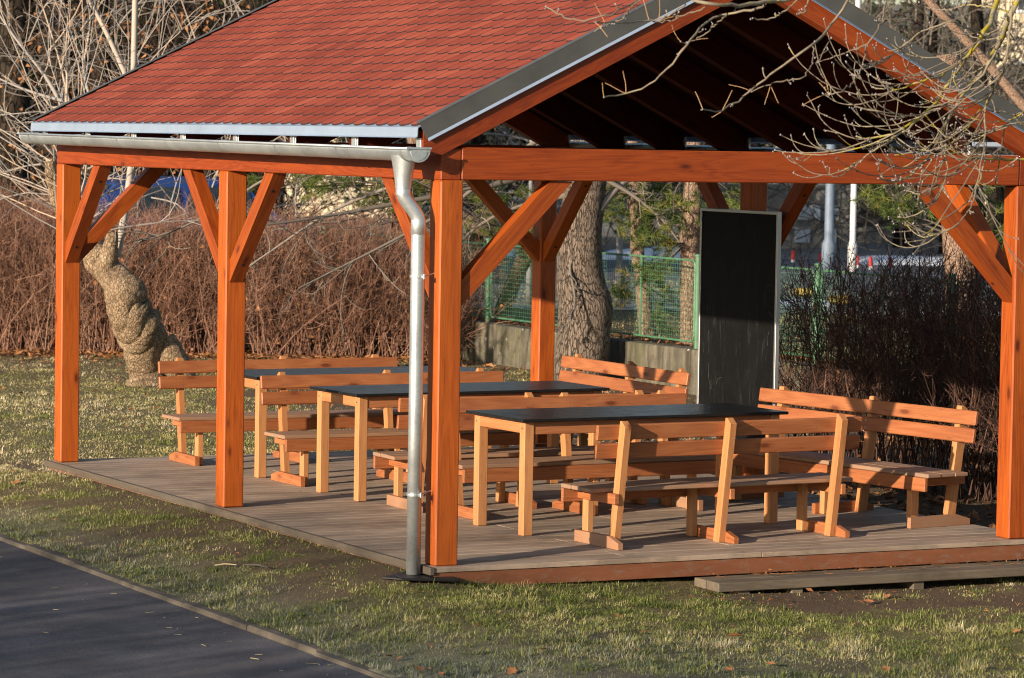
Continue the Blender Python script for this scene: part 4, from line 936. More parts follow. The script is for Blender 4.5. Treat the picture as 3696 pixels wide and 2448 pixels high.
# ------------------------------------------------------------------ overhanging branches, upper right
D_O = 17.0; qo = D_O/FPX
ob = thing('lichened_tree', 'bare tree reaching in from the right with drooping lichen covered branches', 'tree', tuple(np.append(atd(4800, 1500, D_O)[:2], -.35))); lo = np.array(ob.location)
trunk_mesh('trunk', [np.array([0, 0, -.1]), (0, 0, 1.2), (-.1, .1, 2.6), (-.25, .2, 4.2), (-.4, .3, 6.)], [.2, .16, .14, .11, .06], M['bark'], ob, 20, .07, 2, 6, 12)
z8 = lambda L: [(2900+x*.3827, y*.3827) for x, y in L]
c3 = lambda L: [(2464+x*.5203, y*.5203) for x, y in L]
tl = tuple  # readability
boughs = [  # (pixels, start radius px, end radius px, depth offset, lichen)
 (z8([(1850, -200), (1832, 0), (1790, 160), (1700, 330), (1640, 430), (1545, 545), (1470, 640), (1370, 800), (1250, 960), (1150, 1080), (1000, 1180), (880, 1250), (680, 1320), (500, 1295)]), 12, 2.4, 0, .68),
 (z8([(2090, -200), (2050, 0), (1930, 200), (1880, 330), (1820, 480), (1720, 640), (1620, 760), (1500, 900), (1400, 1020), (1365, 1140), (1290, 1310), (1200, 1450), (1120, 1568), (1000, 1690), (880, 1725), (700, 1690)]), 13, 2.4, .3, .60),
 (z8([(1960, 120), (1930, 420), (1900, 640), (1800, 860), (1700, 1000), (1710, 1150), (1720, 1320), (1690, 1500), (1640, 1700), (1560, 1900)]), 6, 1.8, -.4, .5),
 (z8([(1545, 545), (1400, 620), (1300, 730), (1160, 740), (1000, 820), (860, 850), (780, 815), (715, 770)]), 6.5, 1.6, .1, .66),
 (z8([(1150, 1080), (960, 1240), (850, 1310), (740, 1380), (620, 1440), (540, 1510), (450, 1568), (330, 1610)]), 5, 1.5, .2, .62),
 (z8([(1820, 480), (1700, 700), (1580, 840), (1440, 900), (1330, 1000), (1200, 1060), (1050, 1100), (860, 1070), (700, 1060), (540, 1025)]), 5, 1.6, -.3, .5),
 (z8([(1700, 330), (1500, 250), (1380, 180), (1230, 250), (1080, 320), (960, 420), (860, 500), (760, 580), (640, 585)]), 4.5, 1.8, -.2, .5),
 (z8([(1900, 640), (1780, 900), (1600, 1120), (1500, 1260), (1380, 1400), (1300, 1480)]), 4.5, 1.6, .5, .62),
 (z8([(2300, 1480), (2080, 1500), (1940, 1510), (1800, 1500), (1560, 1490), (1440, 1440), (1340, 1370)]), 6, 2, .2, .66),
 (c3([(1180, -60), (1110, 60), (1040, 180), (960, 260), (890, 320), (780, 390), (650, 480), (560, 560), (440, 650), (380, 720), (280, 770), (200, 780), (145, 768)]), 6, 2.3, -.6, .42),
 (c3([(900, 320), (910, 400), (880, 480), (830, 540), (760, 562), (690, 560), (600, 590), (480, 630)]), 3, 1.8, -.6, .4),
 (c3([(1450, -80), (1400, 60), (1380, 180), (1330, 260), (1270, 320), (1150, 360), (1050, 400), (930, 435)]), 4.5, 1.8, -.5, .42),
 (c3([(1275, 320), (1270, 400), (1220, 520), (1160, 600), (1100, 635), (1050, 648), (980, 656)]), 3, 1.8, -.5, .4),
 (c3([(1200, -120), (900, -40), (640, 10), (400, 40), (200, 35), (60, 0), (-30, -25)]), 11, 5, -.7, .58),
 (c3([(570, 30), (520, 75), (310, 95), (215, 105), (130, 180), (50, 270), (0, 370), (-110, 480), (-230, 600), (-330, 650), (-440, 664), (-545, 665)]), 5.5, 2.2, -.7, .45),
 (c3([(310, 95), (260, 150), (150, 240), (60, 290), (-10, 290)]), 3.2, 1.8, -.65, .42),
 (c3([(160, 50), (60, 90), (-60, 130), (-150, 160), (-240, 140)]), 3.2, 1.8, -.75, .4),
 (c3([(20, 30), (-60, 85), (-170, 140), (-300, 155), (-460, 160), (-620, 155)]), 3.5, 2, -.8, .42),
 (c3([(-250, -30), (-320, 0), (-400, 60), (-520, 110), (-660, 145), (-760, 140), (-850, 110), (-945, 45)]), 3.6, 2, -.85, .4),
 (c3([(-220, -30), (-330, 20), (-380, 90), (-450, 150), (-560, 188)]), 3, 1.8, -.9, .4),
 (c3([(870, -30), (860, 60), (840, 90), (790, 100)]), 3, 1.8, -.5, .4), (c3([(800, 0), (720, 70), (640, 120), (580, 140), (470, 130)]), 3.2, 2, -.55, .4),
 (z8([(2200, 900), (2080, 1060), (2000, 1080), (1890, 1060), (1740, 1000)]), 3.4, 1.8, .4, .45), (z8([(2120, 1150), (1900, 1180), (1740, 1260), (1600, 1300), (1480, 1220)]), 3.4, 1.8, .3, .5),
 (z8([(1720, 1320), (1700, 1560), (1650, 1750), (1580, 1950), (1480, 2100), (1340, 2190), (1180, 2210)]), 3.6, 1.6, .1, .5), (z8([(1365, 1140), (1340, 1330), (1330, 1500), (1270, 1700), (1180, 1810), (1050, 1830), (960, 1790)]), 3.4, 1.6, .1, .5),
 (z8([(1290, 1310), (1340, 1450), (1360, 1600), (1300, 1830), (1200, 1960), (1050, 2030), (900, 2060)]), 3.2, 1.6, 0, .5),
 (z8([(1600, 0), (1450, 80), (1300, 100), (1150, 60), (1080, 20)]), 4, 2, .6, .45), (z8([(2000, 120), (1750, 60), (1560, 40), (1420, 80)]), 4.5, 2, .5, .6)]
tw = Twigs(); bud = []; mains = []; tips = []
for L_, ra, rb_, dz, li in boughs:
    K = 26; P = smooth_path([atd(u, v, D_O+dz+.25*math.sin(i*.9+len(L_))) for i, (u, v) in enumerate(L_)], K)-lo
    P[1:] += rng.normal(0, .0035, (K-1, 3)); R_ = np.linspace(ra*qo*.82, rb_*qo, K)*(1+.10*rng.random(K))
    tw.add(P[None], R_[None], np.array([li+rng.uniform(-.04, .03)]), 7); mains.append(P); tips.append(P[-1])
# J-shaped twigs: leave downward, end turning up to the left
thick = [0, 1, 2, 3, 4, 5, 6, 7, 8, 22, 23, 24, 25, 26]
st_, dd, LL = [], [], []
for m_ in thick:
    P = mains[m_]; u_ = np.array([(p+lo-CAM)@RT/((p+lo-CAM)@FW) for p in P])
    for _ in range(12 if m_ < 3 else 8 if m_ < 9 else 4):
        k = rng.integers(4, len(P)-2); t = unit(P[k+1]-P[k]); st_.append(P[k]); sg = rng.choice([-1, -1, -1, -1, -1, 1])
        dd.append(unit(t*.8+RT*sg*rng.uniform(.3, 1.0)-UP*rng.uniform(0, .7)+FW*rng.normal(0, .3))); LL.append(rng.uniform(.22, .70))
st_ = np.array(st_); dd = np.array(dd); LL = np.array(LL); N = len(st_); K = 11; P = np.empty((N, K, 3)); P[:, 0] = st_; d = dd.copy()
bend = rng.uniform(.5, 1.5, N)[:, None]*(UP[None]*.75-RT[None]*.28*np.sign(-(dd@RT))[:, None]*-1)
for k in range(1, K):
    P[:, k] = P[:, k-1]+d*(LL/(K-1))[:, None]+rng.normal(0, .0025, (N, 3)); d = unit(d+bend*.17)
tw.add(P, taper(N, K, .0038, .0021), np.clip(rng.normal(.40, .13, N), .1, .64), 5)
tips += list(P[:, -1])
Pc, ix = children(P, 2, .38, .38, .3, 7, .5, .8); tw.add(Pc, taper(len(Pc), 7, .0026, .0019), np.clip(rng.normal(.42, .12, len(Pc)), .1, .62), 5); tips += list(Pc[:, -1])
mm = np.stack([resample(m_, 20) for m_ in mains]); Pe, ix = children(mm, 2, .10, .5, .3, 6, .4, .7); tw.add(Pe, taper(len(Pe), 6, .0034, .0026), np.clip(rng.normal(.42, .12, len(Pe)), .1, .6), 5); tips += list(Pe[:, -1])
tw.build('branches', M['lichen'], ob)
bm_ = MB(); V = []; Qs = []; octv = np.array([(1, 0, 0), (-1, 0, 0), (0, 1, 0), (0, -1, 0), (0, 0, 1.6), (0, 0, -1.4)]); octf = np.array([(0, 2, 4), (2, 1, 4), (1, 3, 4), (3, 0, 4), (2, 0, 5), (1, 2, 5), (3, 1, 5), (0, 3, 5)])
T = np.array(tips); node = np.concatenate([P[:, 6], P[:, 9], Pc[:, 3], Pc[:, 5]]+[m_[-8:-1:2] for m_ in mains])
allp = np.concatenate([T, T+rng.normal(0, .006, T.shape), node]); sz = np.concatenate([np.full(len(T), .0045), np.full(len(T), .0034), np.full(len(node), .0028)])*rng.uniform(.8, 1.25, 2*len(T)+len(node))
V = (allp[:, None]+octv[None]*sz[:, None, None]).reshape(-1, 3); Fq = (octf[None]+6*np.arange(len(allp))[:, None, None]).reshape(-1, 3)
fast_mesh('buds', V, [Fq], M['bud'], ob, {'rnd': np.repeat(rng.random(len(allp)), 6)}, True)
sel = [9, 10, 12, 14, 15, 16, 17]
ss = np.array([mains[i][-1-j] for i in sel for j in (0, 3, 3)]); dv = unit(np.outer(rng.normal(0, .8, len(ss)), RT)+np.outer(rng.normal(.1, .8, len(ss)), UP)); Pp = curves(ss, dv, rng.uniform(.05, .12, len(ss)), 5, .2); 
for p_ in Pp:
    pt = Twigs(); pt.add(p_[None], taper(1, 5, .0017, .0013), None, 5); pt.build('leaf_stalk', M['petiole'], ob)
lmb = MB()
for (u0, v0), (u1, v1), r0 in (((3605, -80), (4300, -900), .020), ((3700, -80), (4300, -900), .018), ((3090, -65), (3700, -400), .014), ((3700, -400), (4550, -700), .02), ((3220, -45), (3700, -400), .012), ((2330, -20), (3090, -62), .012), ((4300, -900), (4690, -800), .045)):
    a = atd(u0, v0, D_O)-lo; c_ = atd(u1, v1, D_O+.2)-lo; lmb.tube(smooth_path([a, (a+c_)/2+np.array([0, 0, .1]), c_], 8), [r0*(.6+.5*k/7) for k in range(8)], 8)
lmb.build('limbs', M['bark'], ob, True)

# ------------------------------------------------------------------ background beyond hedge and road
def dark_tree(label, u, depth, r, lean=0., hgt=8., tw_n=26, mat='twiggrey'):
    b0 = np.append(atd(u, 700, depth)[:2], 0.); b0[2] = float(ground_z(b0[0], b0[1]))
    mat = 'twigbrown' if mat == 'twiggrey' else mat
    t = thing('dark_trunk_tree', label, 'tree', tuple(b0), group='dark trees behind the hedge')
    pts = [np.array([0, 0, -.1])]+[RT*lean*k/6*hgt+np.array([rng.normal(0, .05), rng.normal(0, .05), hgt*k/6]) for k in range(1, 7)]
    trunk_mesh('trunk', pts, [r*1.2]+[r*(1-.6*k/6) for k in range(1, 7)], M['darkbark'], t, 14, .08, 1.2, 5, int(u) % 97)
    S = np.stack([resample(np.array(pts), 12)]); tw = Twigs(); P, i = children(S, tw_n, .28, .9, .12, 8, .8, -.1); tw.add(P, taper(len(P), 8, .028, .008), rng.random(len(P))*.7, 4)
    Pc, i = children(P, 7, .5, .6, .2, 6); tw.add(Pc, taper(len(Pc), 6, .010, .004)); Pd, i = children(Pc, 4, .5, .6, .2, 4); tw.add(Pd, taper(len(Pd), 4, .006, .003)); tw.build('crown', M['twigbrown'] if mat == 'darkgrey' else M[mat], t)
for u, dpt, r, ln, lab in ((40, 50, .30, .02, 'dark trunk at the left edge of the picture above the hedge'), (205, 54, .34, .0, 'broad dark trunk second from the left edge, behind the pale shoots'), (330, 52, .20, .03, 'slender dark trunk behind the pale pollard shoots, third from the left'),
                           (120, 58, .22, -.04, 'thin dark trunk between the two leftmost big trunks'), (560, 56, .15, .05, 'dark trunk just above the left slope of the roof'), (760, 55, .12, -.05, 'dark trunk behind the roof, right of the pale sapling stem'), (980, 60, .16, .04, 'dark trunk behind the upper end of the left roof edge')):
    dark_tree(lab, u, dpt, r, ln)
for u, dpt, r, ln, lab, m_ in ((3260, 76, .2, .05, 'bare tree behind the road, seen above the right roof slope', 'darkgrey'), (3420, 72, .15, -.08, 'bare brownish tree near the upper right corner behind the roof', 'darkgrey'), (3600, 70, .2, -.1, 'bare tree in front of the cream building at the upper right', 'darkgrey'), (1700, 62, .16, .05, 'bare tree behind the road between the front left post and the pines', 'twigpale'), (1450, 64, .18, -.05, 'bare tree behind the road above the right end of the brown hedge', 'twigpale'), (2700, 75, .2, 0., 'bare tree behind the blackboard across the road', 'twiggrey')):
    dark_tree(lab, u, dpt, r, ln, 9., 22, m_)
p_ = [atd(u, v, 58+k*.2) for k, (u, v) in enumerate(((4330, 1010), (4020, 700), (3790, 470), (3696, 383), (3560, 225), (3348, 0), (3240, -110), (3100, -260)))]
p_[0][2] = .25; t = thing('leaning_tree', 'brown leaning trunk slanting behind the right roof slope', 'tree', tuple(p_[0])); trunk_mesh('trunk', [q-p_[0] for q in p_], [.11, .10, .092, .088, .08, .07, .06, .04], M['pinebark'], t, 14, .05, 1.5, 6, 77)
S = np.stack([resample(np.array(p_)-p_[0], 12)]); tw = Twigs(); P, i = children(S, 16, .18, .7, .3, 8, .8, .1); tw.add(P, taper(len(P), 8, .022, .006), rng.random(len(P)), 4); Pc, i = children(P, 6, .5, .6, .2, 5); tw.add(Pc, taper(len(Pc), 5, .008, .003)); tw.build('crown', M['twiggrey'], t)
# tangled thicket and evergreens that read as one mass
def thicket(name, urange, vbase, drange, n, Lr, mat, rad, rnd_lo=0., rnd_hi=1., tall=(0, 3.), kind='stuff', label=None):
    u = rng.uniform(*urange, n); dpt = rng.uniform(*drange, n); p = np.array([atd(a, 600, d_) for a, d_ in zip(u, dpt)]); p[:, 2] = ground_z(p[:, 0], p[:, 1])+rng.uniform(*tall, n)
    d = unit(rng.normal(0, .65, (n, 3))+np.array([0, 0, .75])); P = curves(p, d, rng.uniform(*Lr, n), 8, .8); tw = Twigs(); tw.add(P, taper(n, 8, rad, rad*.35), rng.uniform(rnd_lo, rnd_hi, n))
    Pc, i = children(P, 4, .4, .6, .2, 5); tw.add(Pc, taper(len(Pc), 5, rad*.5, rad*.25), rng.uniform(rnd_lo, rnd_hi, len(Pc)))
    return tag(tw.build(name, mat), label, 'thicket', kind=kind)
def leafmass(name, clumps, n, size, mat, label, sx=1.):
    tw = Twigs(); tot = sum(c[4] for c in clumps)
    for (u, zc, dpt, r, wgt) in clumps:
        m_ = int(n*wgt/tot); c = atd(u, 600, dpt); c[2] = zc; q = unit(rng.normal(0, 1, (m_, 3)))*(rng.random((m_, 1))**.45)*r*np.array([1.2, 1.2, .9])*(1+.3*rng.normal(0, 1, (m_, 1))*.5)
        p = c+q; a = unit(rng.normal(0, 1, (m_, 3)))*size*rng.uniform(.5, 1.3, (m_, 1)); e = unit(np.cross(a, rng.normal(0, 1, (m_, 3))))*size*.42
        tw.tris(p-e, p+e, p+a, np.clip(rng.normal(.45, .28, m_), 0, 1))
    return tag(tw.build(name, mat), label, 'foliage', kind='stuff')
thicket('bare_thicket', (-150, 1150), 0, (53, 62), 1800, (1.2, 3.6), M['twigbrown'], .012, 0, 1, (0, 4.), label='tangle of bare brown shrubs behind the hedge on the left')
thicket('pale_thicket', (60, 1400), 0, (44.5, 50), 130, (1.0, 3.0), M['twigpale'], .010, 0, 1., (1., 4.), label='pale grey bare shoots standing behind the brown hedge')
thicket('roadside_thicket', (1300, 3900), 0, (68, 82), 1500, (1.4, 4.), M['twiggrey'], .018, .1, 1, (0, 5.), label='bare grey shrubs and branches across the road')
leafmass('evergreen_wood', [(0, 1.6, 58, 2.0, 3), (110, 4.2, 60, 2.0, 3), (260, 2.2, 60, 2.2, 3), (-120, 3.5, 56, 1.8, 2), (420, 4.6, 62, 1.4, 1.4), (620, 2.5, 63, 1.8, 2), (800, 5.2, 63, 1.3, 1.2), (980, 4.2, 60, 1.8, 2), (1120, 5.6, 60, 1.3, 1.2), (480, 1.6, 64, 1.6, 1.4)], 30000, .15, M['evergreen'], 'dark evergreen foliage behind the bare shrubs on the left')
leafmass('roadside_evergreen', [(1500, 2.8, 72, 2.2, 2), (1750, 3.2, 74, 2., 2), (2050, 3.0, 76, 2.4, 2), (2350, 3., 78, 2.4, 2), (2600, 4.0, 82, 2.6, 2), (2950, 3.6, 84, 2.4, 1.6), (3250, 4.4, 86, 2.6, 2), (3500, 2.6, 80, 1.6, 1)], 22000, .17, M['evergreen'], 'dark evergreen trees across the road behind the pavilion')
nl = 1100; tw = Twigs(); u = rng.uniform(-100, 900, nl); c = np.array([atd(a, rng.uniform(0, 640), d_) for a, d_ in zip(u, rng.uniform(46, 56, nl))]); a = unit(rng.normal(0, 1, (nl, 3))+np.array([0, 0, -1]))*.09*rng.uniform(.5, 1.3, (nl, 1)); e = unit(np.cross(a, rng.normal(0, 1, (nl, 3))))*.028
tw.tris(c-e, c+e, c+a, rng.random(nl)); tag(tw.build('withered_leaves', M['leaf']), 'withered orange leaves still hanging in the bare shrubs', 'foliage', kind='stuff')

h = unit(np.array([FW[0], FW[1], 0])); r_ = np.array([h[1], -h[0], 0])
def wall_box(mb, u0, u1, dpt, z0, z1, thick, mi=0, ch=.01):
    a = atd(u0, 500, dpt); c_ = atd(u1, 500, dpt); L = np.dot(c_-a, r_); m_ = (a+c_)/2; m_[2] = (z0+z1)/2; mb.beam(m_+h*thick/2, [r_, h, (0, 0, 1)], [L, thick, z1-z0], ch, mi)
# pale apartment block far left, brown slatted shed, cream house far right, dark hall, grey wall with boards
ap = thing('apartment_building', 'pale rendered apartment block glimpsed through the trees on the left', 'building')
b = MB(); wall_box(b, -900, 1500, 96, 0, 12, 8); b.build('wall', M['cream'], ap)
for k in range(11):
    for j in range(3):
        f = MB(); wall_box(f, -820+k*205, -730+k*205, 95.95, 1.5+j*3., 2.9+j*3., .1); w_ = f.build('window', M['white'], ap); g_ = MB(); wall_box(g_, -812+k*205, -738+k*205, 95.93, 1.6+j*3., 2.8+j*3., .05); g_.build('pane', M['glass'], w_)
sh = thing('slatted_shed', 'low brown shed with upright slats behind the blue car', 'shed')
b = MB(); wall_box(b, 250, 1000, 84, .2, 3.1, 3); b.build('wall', M['rosy'], sh); b = MB()
for k in range(48): wall_box(b, 252+k*15.5, 259+k*15.5, 83.96, .25, 3.0, .035, 0, .004)
b.build('slats', M['rosy'], sh); b = MB(); wall_box(b, 230, 1020, 83.8, 3.11, 3.28, 3.5); b.build('roof', M['darkb'], sh)
ch = thing('cream_house', 'cream house with window bands at the upper right edge', 'house')
b = MB(); wall_box(b, 3600, 4500, 100, 0, 9.5, 7); b.build('wall', M['cream'], ch)
for k in range(5):
    for j in range(3):
        f = MB(); wall_box(f, 3655+k*170, 3745+k*170, 99.95, 1.2+j*2.7, 2.5+j*2.7, .1); w_ = f.build('window', M['white'], ch); g_ = MB(); wall_box(g_, 3663+k*170, 3737+k*170, 99.93, 1.3+j*2.7, 2.4+j*2.7, .05); g_.build('pane', M['glass'], w_)
dh = thing('dark_hall', 'long dark clad hall across the road on the right', 'building')
b = MB(); wall_box(b, 3095, 3560, 88, .3, 4.9, 8); b.build('wall', M['darkb'], dh); b = MB(); wall_box(b, 3070, 3590, 87.7, 4.91, 6.3, 8.6); b.build('roof', M['flash'], dh)
gw = thing('boarded_wall', 'grey concrete wall with white boards across the road', 'wall')
b = MB(); wall_box(b, 2560, 3098, 74, .3, 1.75, .4); b.build('wall', M['farwall'], gw)
for u0, u1, z0, z1 in ((2888, 2968, .98, 1.30), (3008, 3034, .98, 1.30), (2876, 2932, .48, .80), (2998, 3028, .48, .80), (2700, 2780, .6, 1.2)):
    f = MB(); wall_box(f, u0, u1, 73.95, z0, z1, .06); f.build('board', M['white'], gw)
lw = MB(); wall_box(lw, 3090, 3800, 79, .3, .72, .35); tag(lw.build('low_wall', M['farwall']), 'low grey kerb wall in front of the dark hall', 'wall')
# blue car
def car(label, u, v, depth, rz, mat):
    p = atd(u, v, depth); p[2] = .352; t = thing('parked_car', label, 'car', tuple(p), rz)
    b = MB(); pr = [(-2.15, .28), (-2.2, .62), (-2.1, .86), (-1.75, .95), (-1.25, 1.36), (-.7, 1.45), (.4, 1.44), (.85, 1.30), (1.35, .93), (2.0, .82), (2.18, .62), (2.15, .28)]
    n = len(pr); vs = []; secs = [(-.83, .80, 0), (-.86, 1., 0), (.86, 1., 0), (.83, .80, 0)]
    ys = [-.80, -.86, -.60, .60, .86, .80]
    for y in (-.80, -.62, .62, .80):
        for x, z in pr:
            inset = .0 if z < .9 else (.10*(z-.9)/.5); vs.append((x, (abs(y)-(inset if abs(y) > .7 else inset*.3))*(1 if y > 0 else -1), z+(.02 if abs(y) < .7 and z > .5 else 0)))
    fs = [[k*n+i, k*n+(i+1) % n, (k+1)*n+(i+1) % n, (k+1)*n+i] for k in range(3) for i in range(n)]+[list(range(n))[::-1], list(range(3*n, 4*n))]
    b.add(vs, fs); b.build('body', mat, t)
    for sg in (-1, 1):
        for x0, x1 in ((-1.12, -.28), (-.2, .78)):
            g_ = MB(); q0, q1 = .96, 1.34; g_.add([(x0-.12 if x0 < -1 else x0, sg*.812, q0), (x1+.22 if x1 > .5 else x1, sg*.812, q0), (x1, sg*.735, q1), (x0+.1, sg*.735, q1)], [[0, 1, 2, 3]]); g_.build('side_window', M['glass'], t)
        for x in (-1.35, 1.35):
            wl = MB(); wl.lathe([(.0, 0), (.30, 0), (.33, .03), (.33, .17), (.30, .20), (0, .20)], (x, sg*.84, .33), (0, -sg, 0), 20, cap=False); w_ = wl.build('wheel', M['rubber'], t)
            wl = MB(); wl.lathe([(0, -.012), (.12, -.012), (.2, -.004), (.2, .01)], (x, sg*.84, .33), (0, -sg, 0), 14, cap=False); wl.build('rim', M['alu'], w_)
        for x, m_, nm in ((2.14, M['white'], 'headlight'), (-2.17, M['red'], 'tail_light')):
            l_ = MB(); l_.box((x-.04, sg*.6-.13, .62), (x+.04, sg*.6+.13, .76), .01); l_.build(nm, m_, t)
    for x0, z0, x1, z1 in ((.88, 1.29, 1.33, .96), (-1.28, 1.33, -1.72, .98)):
        g_ = MB(); g_.add([(x0+(.01 if x0 > 0 else -.01), -.60, z0+.035), (x0+(.01 if x0 > 0 else -.01), .60, z0+.035), (x1+(.01 if x0 > 0 else -.01), .66, z1+.035), (x1+(.01 if x0 > 0 else -.01), -.66, z1+.035)], [[0, 1, 2, 3]]); g_.build('windscreen' if x0 > 0 else 'rear_window', M['glass'], t)
car('blue car parked behind the brown hedge, seen between the two left posts', 640, 700, 50, math.atan2(r_[1], r_[0])+.5, M['carb'])
[o for o in COL.objects if o.name.startswith('parked_car')][0].scale = (1, 1, 1.14)
def lamp(label, u, depth, r, mat, hgt=7.):
    p = atd(u, 900, depth); p[2] = .34; t = thing('lamp_post', label, 'lamp post', tuple(p)); b = MB(); b.lathe([(r*1.5, 0), (r*1.5, .5), (r, .6), (r*.8, hgt)], (0, 0, 0), (0, 0, 1), 16); b.build('pole', mat, t, True)
    b = MB(); b.tube([tuple(np.array([0, 0, hgt-.1])), tuple(np.array([0, 0, hgt+.1])+r_*.2), tuple(np.array([0, 0, hgt+.2])+r_*.9)], .04, 8); b.build('arm', mat, t); b = MB(); c_ = np.array([0, 0, hgt+.18])+r_*1.1; b.beam(c_, [r_, h, (0, 0, 1)], [.6, .22, .1], .03); b.build('lamp_head', M['flash'], t)
lamp('blue grey lamp post right of the blackboard, nearer the board', 2991, 61, .085, M['pole']); lamp('thin white post right of the blackboard, beside the blue grey one', 3077, 60.5, .055, M['wpole'])
lamp('grey post by the road, seen through the mesh between two pines', 2236, 46.6, .045, M['farwall']); lamp('pale post by the road just left of the rear right pavilion post', 1912, 46.8, .028, M['farwall'])
for u, v, lab in ((2862, 935, 'red and white marker post nearest the blackboard'), (2960, 944, 'red marker post at the foot of the blue grey lamp post'), (3094, 955, 'red marker post beside the white post'), (3142, 960, 'red marker post in front of the snow bank, left one'), (3214, 962, 'red marker post in front of the snow bank, right one')):
    p = at(u, v+12, 2, .352); t = thing('marker_post', lab, 'marker post', tuple(p), 0, 'red marker posts along the road')
    b = MB(); b.lathe([(.036, 0), (.034, .05)], (0, 0, 0), (0, 0, 1), 10); b.build('base', M['wpole'], t); b = MB(); b.lathe([(.035, .051), (.034, .22), (.015, .235)], (0, 0, 0), (0, 0, 1), 10); b.build('band', M['red'], t)
for u, v, lab in ((2898, 1068, 'yellow wheel stop behind the dark hedge, nearer the blackboard'), (3026, 1096, 'yellow wheel stop behind the dark hedge, further from the blackboard')):
    p = at(u, v, 2, .352); b = MB(); b.beam(p+np.array([0, 0, .06]), [r_, h, (0, 0, 1)], [.3, .14, .12], .02); tag(b.build('wheel_stop', M['yellow']), lab, 'wheel stop')
# snow banks along the road
def snow(name, label, u0, u1, dpt, wdt, hgt, seed):
    a = atd(u0, 900, dpt); c_ = atd(u1, 900, dpt); n1, n2 = 60, 12; U_, V_ = np.meshgrid(np.linspace(0, 1, n1), np.linspace(-1, 1, n2), indexing='ij')
    base = a+(np.dot(c_-a, r_))*r_*U_[..., None]+h*(V_*wdt)[..., None]; e = np.clip(1-V_**2, 0, 1)*np.clip(1-(2*U_-1)**8, 0, 1); nz = fbm(base[..., 0]+seed, base[..., 1], 1.6); zz = .345+hgt*e*(.35+1.1*nz)
    base[..., 2] = zz; I = np.arange(n1*n2).reshape(n1, n2); Q = np.stack([I[:-1, :-1], I[1:, :-1], I[1:, 1:], I[:-1, 1:]], -1).reshape(-1, 4)
    tag(fast_mesh(name, base.reshape(-1, 3), [Q], M['snow'], None, None, True), label, 'snow', kind='stuff')
snow('snow_bank', 'white snow bank along the far side of the road on the right', 3085, 3500, 66.5, 1.6, .12, 3); snow('snow_bank', 'thin snow strip behind the dark hedge next to the blackboard', 2700, 3010, 48.6, .5, .10, 9)
snow('snow_bank', 'snow patch across the road right of the thick trunk', 2150, 2700, 66.5, 1.1, .22, 21); snow('snow_bank', 'snow streak across the road behind the mesh fence', 1650, 2080, 67, .8, .18, 33)

